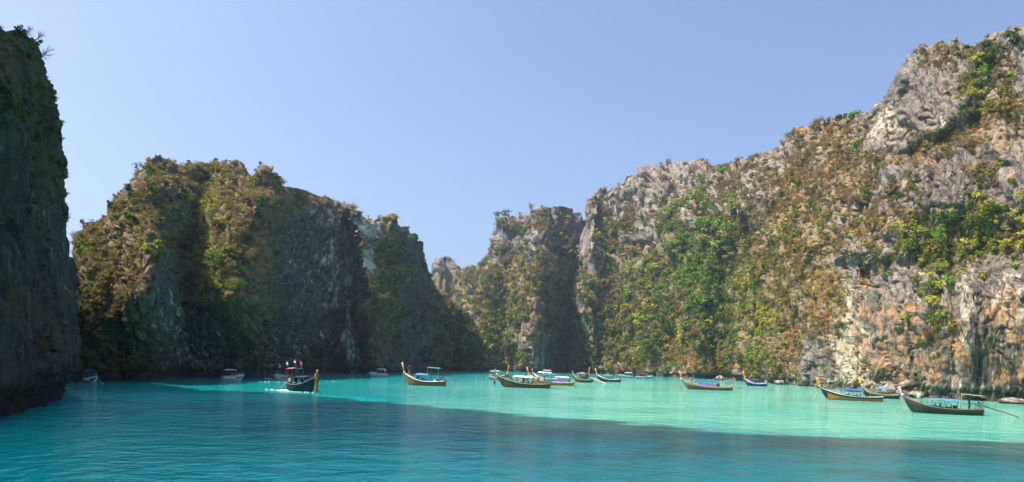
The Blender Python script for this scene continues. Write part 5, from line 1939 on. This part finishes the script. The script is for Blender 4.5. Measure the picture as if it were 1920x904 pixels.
def rope(label, p0, p1, sag=.25, r=.02):
    pts = []
    for i in range(9):
        t = i / 8
        q = Vector(p0).lerp(Vector(p1), t)
        q.z -= sag * 4 * t * (1 - t)
        pts.append(q)
    mb = MB()
    mb.tube(pts, r, 5)
    o = mb.build('mooring_rope', paint('cream'))
    tag(o, label, 'rope', 'mooring ropes')


b = SPEED['nook']
p, _ = on_boat(b, .98, 0, .9)
w_ = on_water(198, 719.5)
rope('mooring rope slanting from the small speedboat in the nook into the water', p, (w_.x, w_.y, -.05))
p, _ = on_boat(BOATS['green'], 1.0, 0, 1.5)
w_ = on_water(1679, 768)
rope('mooring rope hanging from the prow of the dark green boat', p, (w_.x, w_.y, -.05), .1)
p, _ = on_boat(BOATS['varnished'], 1.0, 0, 1.5)
w_ = on_water(1524, 748)
rope('mooring rope hanging from the prow of the glossy orange boat', p, (w_.x, w_.y, -.05), .1)

# ------------------------------------------------------------------ trees and shrubs one can tell apart
def limb_tree(rs, height=1.0, forks=3, depth=3, lean=(0.2, 0, 1), r0=0.05):
    mb = MB()

    def grow(p, d, L, r, lv):
        d = Vector(d).normalized()
        mid = p + d * L * .5 + Vector(rs.normal(size=3) * L * .06)
        tip = p + d * L + Vector(rs.normal(size=3) * L * .08)
        mb.tube([p, mid, tip], [r, r * .8, r * .55], 5)
        tips.append(tip)
        if lv == 0:
            return
        for _ in range(forks):
            nd = d + Vector(rs.normal(size=3) * .55) + Vector((0, 0, .12))
            grow(p + d * L * rs.uniform(.55, 1.0), nd, L * rs.uniform(.5, .75), r * .55, lv - 1)
    tips = []
    grow(Vector((0, 0, 0)), lean, height * .55, r0, depth)
    return mb, tips


_rt = np.random.RandomState(77)
TREE_MESH = []
for i in range(3):
    mb, tips = limb_tree(_rt, 1.0, 3, 2, (0.1 * (i - 1), 0, 1), 0.045)
    t = mb.build('trunk', BARK)
    parts = []
    for tp in tips[1:]:
        v, f = leaf_cloud(_rt, 34, 3, 0.16)
        parts.append((v * np.array([.26, .26, .2]) * _rt.uniform(.8, 1.3) + np.array(tp) + np.array([0, 0, .05]), f))
    V, Fc = merge(*parts)
    me = bpy.data.meshes.new('crown')
    me.from_pydata([tuple(v) for v in V], [], Fc)
    me.materials.append(LEAF_O)
    TREE_MESH.append((t.data, me))
    bpy.data.objects.remove(t)
SHRUB_MESH = []
for i in range(4):
    mb, tips = limb_tree(_rt, .7, 3, 1, (0.1, 0, 1), 0.05)
    t = mb.build('stem', BARK)
    if i < 3:
        V, Fc = leaf_cloud(_rt, 190, 8 + i, 0.15)
    else:
        V, Fc = merge(blade_cloud(_rt, 110, 1.35, 0.02, .8, .05), leaf_cloud(_rt, 110, 8, .10))
    me = bpy.data.meshes.new('crown')
    me.from_pydata([tuple(v + np.array([0, 0, .35])) for v in V], [], Fc)
    me.materials.append(LEAF_O)
    SHRUB_MESH.append((t.data, me))
    bpy.data.objects.remove(t)
BARE_MESH = []
for i in range(3):
    mb, tips = limb_tree(_rt, 1.25, 4, 3, (.75, 0, .7), 0.028)
    t = mb.build('branches', BARE)
    BARE_MESH.append(t.data)
    bpy.data.objects.remove(t)


def piece(name, me, parent, tint=None):
    o = bpy.data.objects.new(name, me)
    COL.objects.link(o)
    o.parent = parent
    if tint is not None:
        o.color = tuple(tint) + (1,)
    return o


def put_tree(kind, p, size, tint, label, group=None, rz=0.0, tilt=(0, 0), cat=None):
    root = empty({'tree': 'tree', 'shrub': 'shrub', 'bare': 'bare_tree'}[kind], p, 0)
    root.rotation_euler = (tilt[0], tilt[1], rz)
    root.scale = (size,) * 3
    if kind == 'tree':
        a, b_ = TREE_MESH[random.randrange(3)]
        piece('trunk', a, root)
        piece('crown', b_, root, tint)
    elif kind == 'shrub':
        k = 3 if tint[0] > tint[1] * 1.25 else random.randrange(3)
        a, b_ = SHRUB_MESH[k]
        piece('stem', a, root)
        piece('crown', b_, root, tint)
    else:
        piece('branches', BARE_MESH[random.randrange(3)], root)
    tag(root, label, cat or {'tree': 'tree', 'shrub': 'shrub', 'bare': 'tree'}[kind], group)
    return root


def spot(surf, x, y):
    S_ = SURF[surf]
    d = (S_['X'] - x) ** 2 + (S_['Y'] - y) ** 2
    i = np.unravel_index(np.argmin(d), d.shape)
    return S_['P'][i], S_['N'][i]


GROUPED = {}
WORDS = {'dark': 'dark green', 'green': 'mid green', 'yellow': 'yellow green', 'olive': 'olive', 'brown': 'dry brown', 'grey': 'grey leafless', 'rust': 'rust brown', 'straw': 'straw coloured'}


def tree_at(surf, x, y, px, tint, label, group=None, kind='tree', vary=.15):
    p, nn = spot(surf, x, y)
    s = px * p[1] / F * (1 if kind == 'tree' else .5)
    t = np.array(TINT[tint]) * random.uniform(1 - vary, 1 + vary) * (1.5 if surf == 'right_mountain' else 1.15)
    q = Vector(p) + Vector(nn) * s * .1
    if kind == 'tree':
        q.z -= .08 * s
    r = put_tree(kind, q, s, t, label, group, random.uniform(0, 6.28))
    if group:
        GROUPED.setdefault(group, []).append((r, tint, x, y, px))
    return r


def tell_apart():
    """labels for the trees of a stand: colour and size of the crown first, then where in the stand the tree grows"""
    for group, rows in GROUPED.items():
        xs = sorted(r[2] for r in rows)
        ys = sorted(r[3] for r in rows)
        ps = sorted(r[4] for r in rows)
        n = len(rows)
        wide = xs[-1] - xs[0] > 1.2 * (ys[-1] - ys[0])
        nx, ny = (5, 2) if wide else (3, 4)

        def rank(v, a, k):
            return min(k - 1, int(k * sum(1 for w in a if w < v) / n))
        xw = {5: ['far left', 'left part', 'middle', 'right part', 'far right'], 3: ['left side', 'middle', 'right side']}[nx]
        yw = {2: ['upper', 'lower'], 4: ['top', 'upper', 'lower', 'lowest']}[ny]
        for r, tint, x, y, px in rows:
            size = ['small', 'middling', 'large'][rank(px, ps, 3)]
            r['label'] = f"{size} {WORDS[tint]} one of the {group}, {yw[rank(y, ys, ny)]} row, {xw[rank(x, xs, nx)]}"


tree_at('right_mountain', 1600, 218, 30, 'green', 'round green tree alone on the skyline below the grey summit cliff', kind='shrub')
tree_at('right_mountain', 1605, 278, 40, 'green', 'bushy green tree at the left foot of the grey summit cliff', kind='shrub')
tree_at('right_mountain', 1832, 128, 34, 'yellow', 'bright yellow green tree below the dark one near the top right')
tree_at('right_mountain', 1838, 158, 40, 'green', 'taller mid green tree under the bright one near the top right')
tree_at('right_mountain', 1888, 112, 52, 'dark', 'broad dark green tree near the top right corner')
tree_at('right_mountain', 1822, 205, 44, 'yellow', 'yellow shrubby tree above the straw coloured grass ramp')
tree_at('right_mountain', 1868, 340, 34, 'olive', 'olive tree alone on the brown wall above the long ledge')
tree_at('right_mountain', 1830, 392, 34, 'yellow', 'round yellow tree at the top of the long ledge')
tree_at('right_mountain', 1512, 395, 26, 'green', 'bright green tree in the fold of the brown slope left of the cave')
tree_at('left_mountain', 136, 566, 34, 'yellow', 'bright yellow green bush at the corner of the near left cliff', kind='shrub')
tree_at('left_mountain', 392, 392, 40, 'yellow', 'light green tree below the pale scar high on the left mountain')
tree_at('left_mountain', 290, 470, 34, 'yellow', 'light green bush on the left shoulder of the left mountain', kind='shrub')
tree_at('left_mountain', 655, 578, 16, 'yellow', 'small yellow green tree on top of the pale rock tower')
tree_at('left_mountain', 655, 396, 24, 'brown', 'brown leafed tree on the notch above the pale streak', kind='shrub')
for i in range(34):
    x, y = 1330 + random.gauss(0, 46), random.uniform(405, 500)
    tree_at('right_mountain', x, y, random.uniform(26, 46), random.choice(['green', 'green', 'dark', 'olive']), 'leafy tree of the green wood in the deep gully of the right mountain', 'trees of the gully wood')
for i in range(34):
    x, y = random.gauss(1325, 42), random.uniform(510, 695)
    tree_at('right_mountain', x, y, random.uniform(20, 36), random.choice(['green', 'green', 'dark', 'yellow']), 'bright green tree below the gully wood, above the waterline', 'trees below the gully wood')
for i in range(36):
    x = random.uniform(1690, 1960)
    y = 458 + random.gauss(0, 22) - (x - 1690) * .12
    tree_at('right_mountain', x, y, random.uniform(22, 46), random.choice(['yellow', 'yellow', 'green', 'olive']), 'yellow green tree on the long ledge above the right rock wall', 'trees on the long ledge')
for i in range(14):
    tree_at('right_mountain', 1745 + random.gauss(0, 20), random.uniform(520, 620), random.uniform(18, 32), random.choice(['yellow', 'green', 'olive']), 'small tree hanging below the long ledge on the right rock wall', 'trees hanging below the ledge')
for i in range(26):
    x = random.uniform(1130, 1260)
    tree_at('right_mountain', x, random.uniform(470, 690), random.uniform(16, 30), random.choice(['yellow', 'green', 'olive', 'green']), 'green tree on the slope between the shaded cleft and the gully wood', 'trees left of the gully')
for i in range(16):
    tree_at('middle_hill', random.uniform(900, 985), random.uniform(560, 690), random.uniform(14, 26), random.choice(['yellow', 'green', 'olive']), 'light green tree on the lower left slope of the middle hill', 'trees of the middle hill')
for i in range(12):
    tree_at('middle_hill', random.uniform(925, 1000), random.uniform(398, 418), random.uniform(10, 18), 'olive', 'low olive tree on the flat crest of the middle hill', 'trees on the middle crest')
for i in range(30):
    x = random.uniform(150, 560)
    tree_at('left_mountain', x, interp(x, L_ridge) + random.uniform(-4, 8), random.uniform(9, 19), random.choice(['dark', 'olive', 'brown']), 'small dark tree on the skyline of the left mountain', 'trees on the left skyline', kind=random.choice(['shrub', 'shrub', 'tree']))
for i in range(30):
    x = random.gauss(400, 36)
    tree_at('left_mountain', x, random.uniform(420, 600), random.uniform(16, 30), random.choice(['green', 'yellow', 'green', 'olive']), 'green tree on the lit spur in the middle of the left mountain', 'trees on the left spur')
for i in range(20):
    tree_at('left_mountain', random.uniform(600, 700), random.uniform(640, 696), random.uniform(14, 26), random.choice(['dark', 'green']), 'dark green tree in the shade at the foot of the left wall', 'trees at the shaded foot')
tell_apart()
# trees that lean out from the edge of the near cliff
NC = SURF['near_cliff']['P']
edge = NC[40]
epx = np.array([to_px(v) for v in edge])


def edge_point(y):
    return edge[np.argmin(np.abs(epx[:, 1] - y))]


FR = []
for y in (62, 84, 108, 122, 150, 185, 232, 270, 288, 318, 352, 380, 432, 470, 505):
    r_ = put_tree('shrub', Vector(edge_point(y)) + Vector((.1, -.25, -.1)), random.uniform(.32, .62), np.array(TINT[random.choice(['dark', 'olive', 'dark'])]), 'x', 'leafy fringe of the near cliff edge', 1.0)
    place_w = 'top lip' if y < 100 else 'upper edge' if y < 200 else 'middle of the edge' if y < 340 else 'lower edge'
    r_['label'] = f"dark leafy shrub fringing the {place_w} of the near left cliff"
    FR.append(r_)


for y, sz, lab in ((74, 1.5, 'bare twiggy tree on the very top of the near left cliff'), (92, 1.9, 'bare branching tree leaning out just below the top of the near cliff'), (130, 2.4, 'bare tree with fine drooping twigs high on the cliff edge'),
                   (282, 1.7, 'dead bare branch sticking out level from the cliff edge'), (410, 2.6, 'bare bush jutting out beside the left mountain skyline'), (452, 2.2, 'lowest bare tree on the edge of the near cliff')):
    r_ = put_tree('bare', Vector(edge_point(y)) + Vector((-.25, -.2, 0)), sz, None, lab, None, random.uniform(-.3, .3))
for y, sz, ti, lab in ((168, .75, 'dark', 'small dark leafy shrub on the cliff edge under the bare trees'), (255, .9, 'dark', 'upper dark shrub hanging from the middle of the cliff edge'), (300, 1.0, 'dark', 'lower dark shrub hanging below the dead branch'), (335, .6, 'dark', 'smallest dark shrub hanging on the cliff edge')):
    put_tree('shrub', Vector(edge_point(y)) + Vector((.25, -.2, -.2)), sz, np.array(TINT[ti]), lab, None, 1.0)
for xx, hh, sz in ((-.62, 23.5, 2.0), (-.60, 17.0, 1.6), (-.63, 26, 2.2)):
    pass

# the largest shrubs of the cover, taken out of the mass one by one
WORD = {'right_mountain': 'right mountain', 'left_mountain': 'left mountain', 'middle_hill': 'middle hill', 'near_cliff': 'near left cliff'}
for srf, i_kind, p, eu, s, t, k in BIG:
    word = WORDS[k]
    hz = p[2] / max(1.0, float(SURF[srf]['P'][..., 2].max()))
    zone = 'foot' if hz < .25 else 'lower face' if hz < .5 else 'upper face' if hz < .75 else 'top'
    u = float(to_px(p)[0])
    part = 'left end' if u < np.quantile(SURF[srf]['X'], .33) else 'middle' if u < np.quantile(SURF[srf]['X'], .67) else 'right end'
    if srf == 'near_cliff':
        part = 'outer edge' if u > 70 else 'middle' if u > 25 else 'picture side'
        zone = ['foot', 'lower face', 'middle face', 'upper middle', 'upper face', 'high shoulder', 'rim'][min(6, int(hz * 7))]
    put_tree('shrub', Vector(p) - Vector((0, 0, .3 * s)), s, t, f'very large {word} shrub on the {zone} of the {WORD[srf]}, {part}', f'large {word} shrubs of the {WORD[srf]}', eu[2])

# ------------------------------------------------------------------ sea haze
def haze(density=0.00016):
    m = bpy.data.materials.new('haze')
    m.use_nodes = True
    n, l = m.node_tree.nodes, m.node_tree.links
    for x in list(n):
        if x.type != 'OUTPUT_MATERIAL':
            n.remove(x)
    out = [x for x in n if x.type == 'OUTPUT_MATERIAL'][0]
    v = n.new('ShaderNodeVolumePrincipled')
    v.inputs['Color'].default_value = (0.60, 0.80, 1.0, 1)
    v.inputs['Density'].default_value = density
    v.inputs['Anisotropy'].default_value = 0.3
    l.new(v.outputs[0], out.inputs['Volume'])
    x0, x1, y0, y1, z0, z1 = -3100, 3100, -3100, 4100, -8, 215
    V = [(x, y, z) for x in (x0, x1) for y in (y0, y1) for z in (z0, z1)]
    Fc = [(0, 1, 3, 2), (4, 6, 7, 5), (0, 4, 5, 1), (2, 3, 7, 6), (0, 2, 6, 4), (1, 5, 7, 3)]
    o = mesh_obj('haze', V, Fc, m, smooth=False)
    tag(o, 'thin pale sea haze filling the lagoon', None, None, 'stuff')


haze()


def single_out():
    """where a few plants still share a label, tell them apart by their place among each other"""
    by = {}
    for o in bpy.data.objects:
        if o.get('label') and o.get('group') and o.parent is None:
            by.setdefault(o['label'], []).append(o)
    for lab, obs in by.items():
        n = len(obs)
        if n < 2 or n > 8:
            continue
        px = [to_px(o.location) for o in obs]
        wx, wy = max(p[0] for p in px) - min(p[0] for p in px), max(p[1] for p in px) - min(p[1] for p in px)
        ax = 0 if wx >= wy else 1
        order = sorted(range(n), key=lambda i: px[i][ax])
        words = {0: {2: ['left one', 'right one'], 3: ['leftmost', 'middle one', 'rightmost'], 4: ['leftmost', 'second from left', 'second from right', 'rightmost']},
                 1: {2: ['upper one', 'lower one'], 3: ['topmost', 'middle one', 'lowest'], 4: ['topmost', 'second from top', 'second from bottom', 'lowest']}}[ax]
        seq = words.get(n) or ([words[4][0], words[4][1]] + ['middle one', 'next after the middle'][:n - 4] + [words[4][2], words[4][3]])
        for i, w in zip(order, seq):
            obs[i]['label'] = ' '.join((lab.replace(' one of the ', ' of the ') + ', ' + w).split()[:16])


single_out()
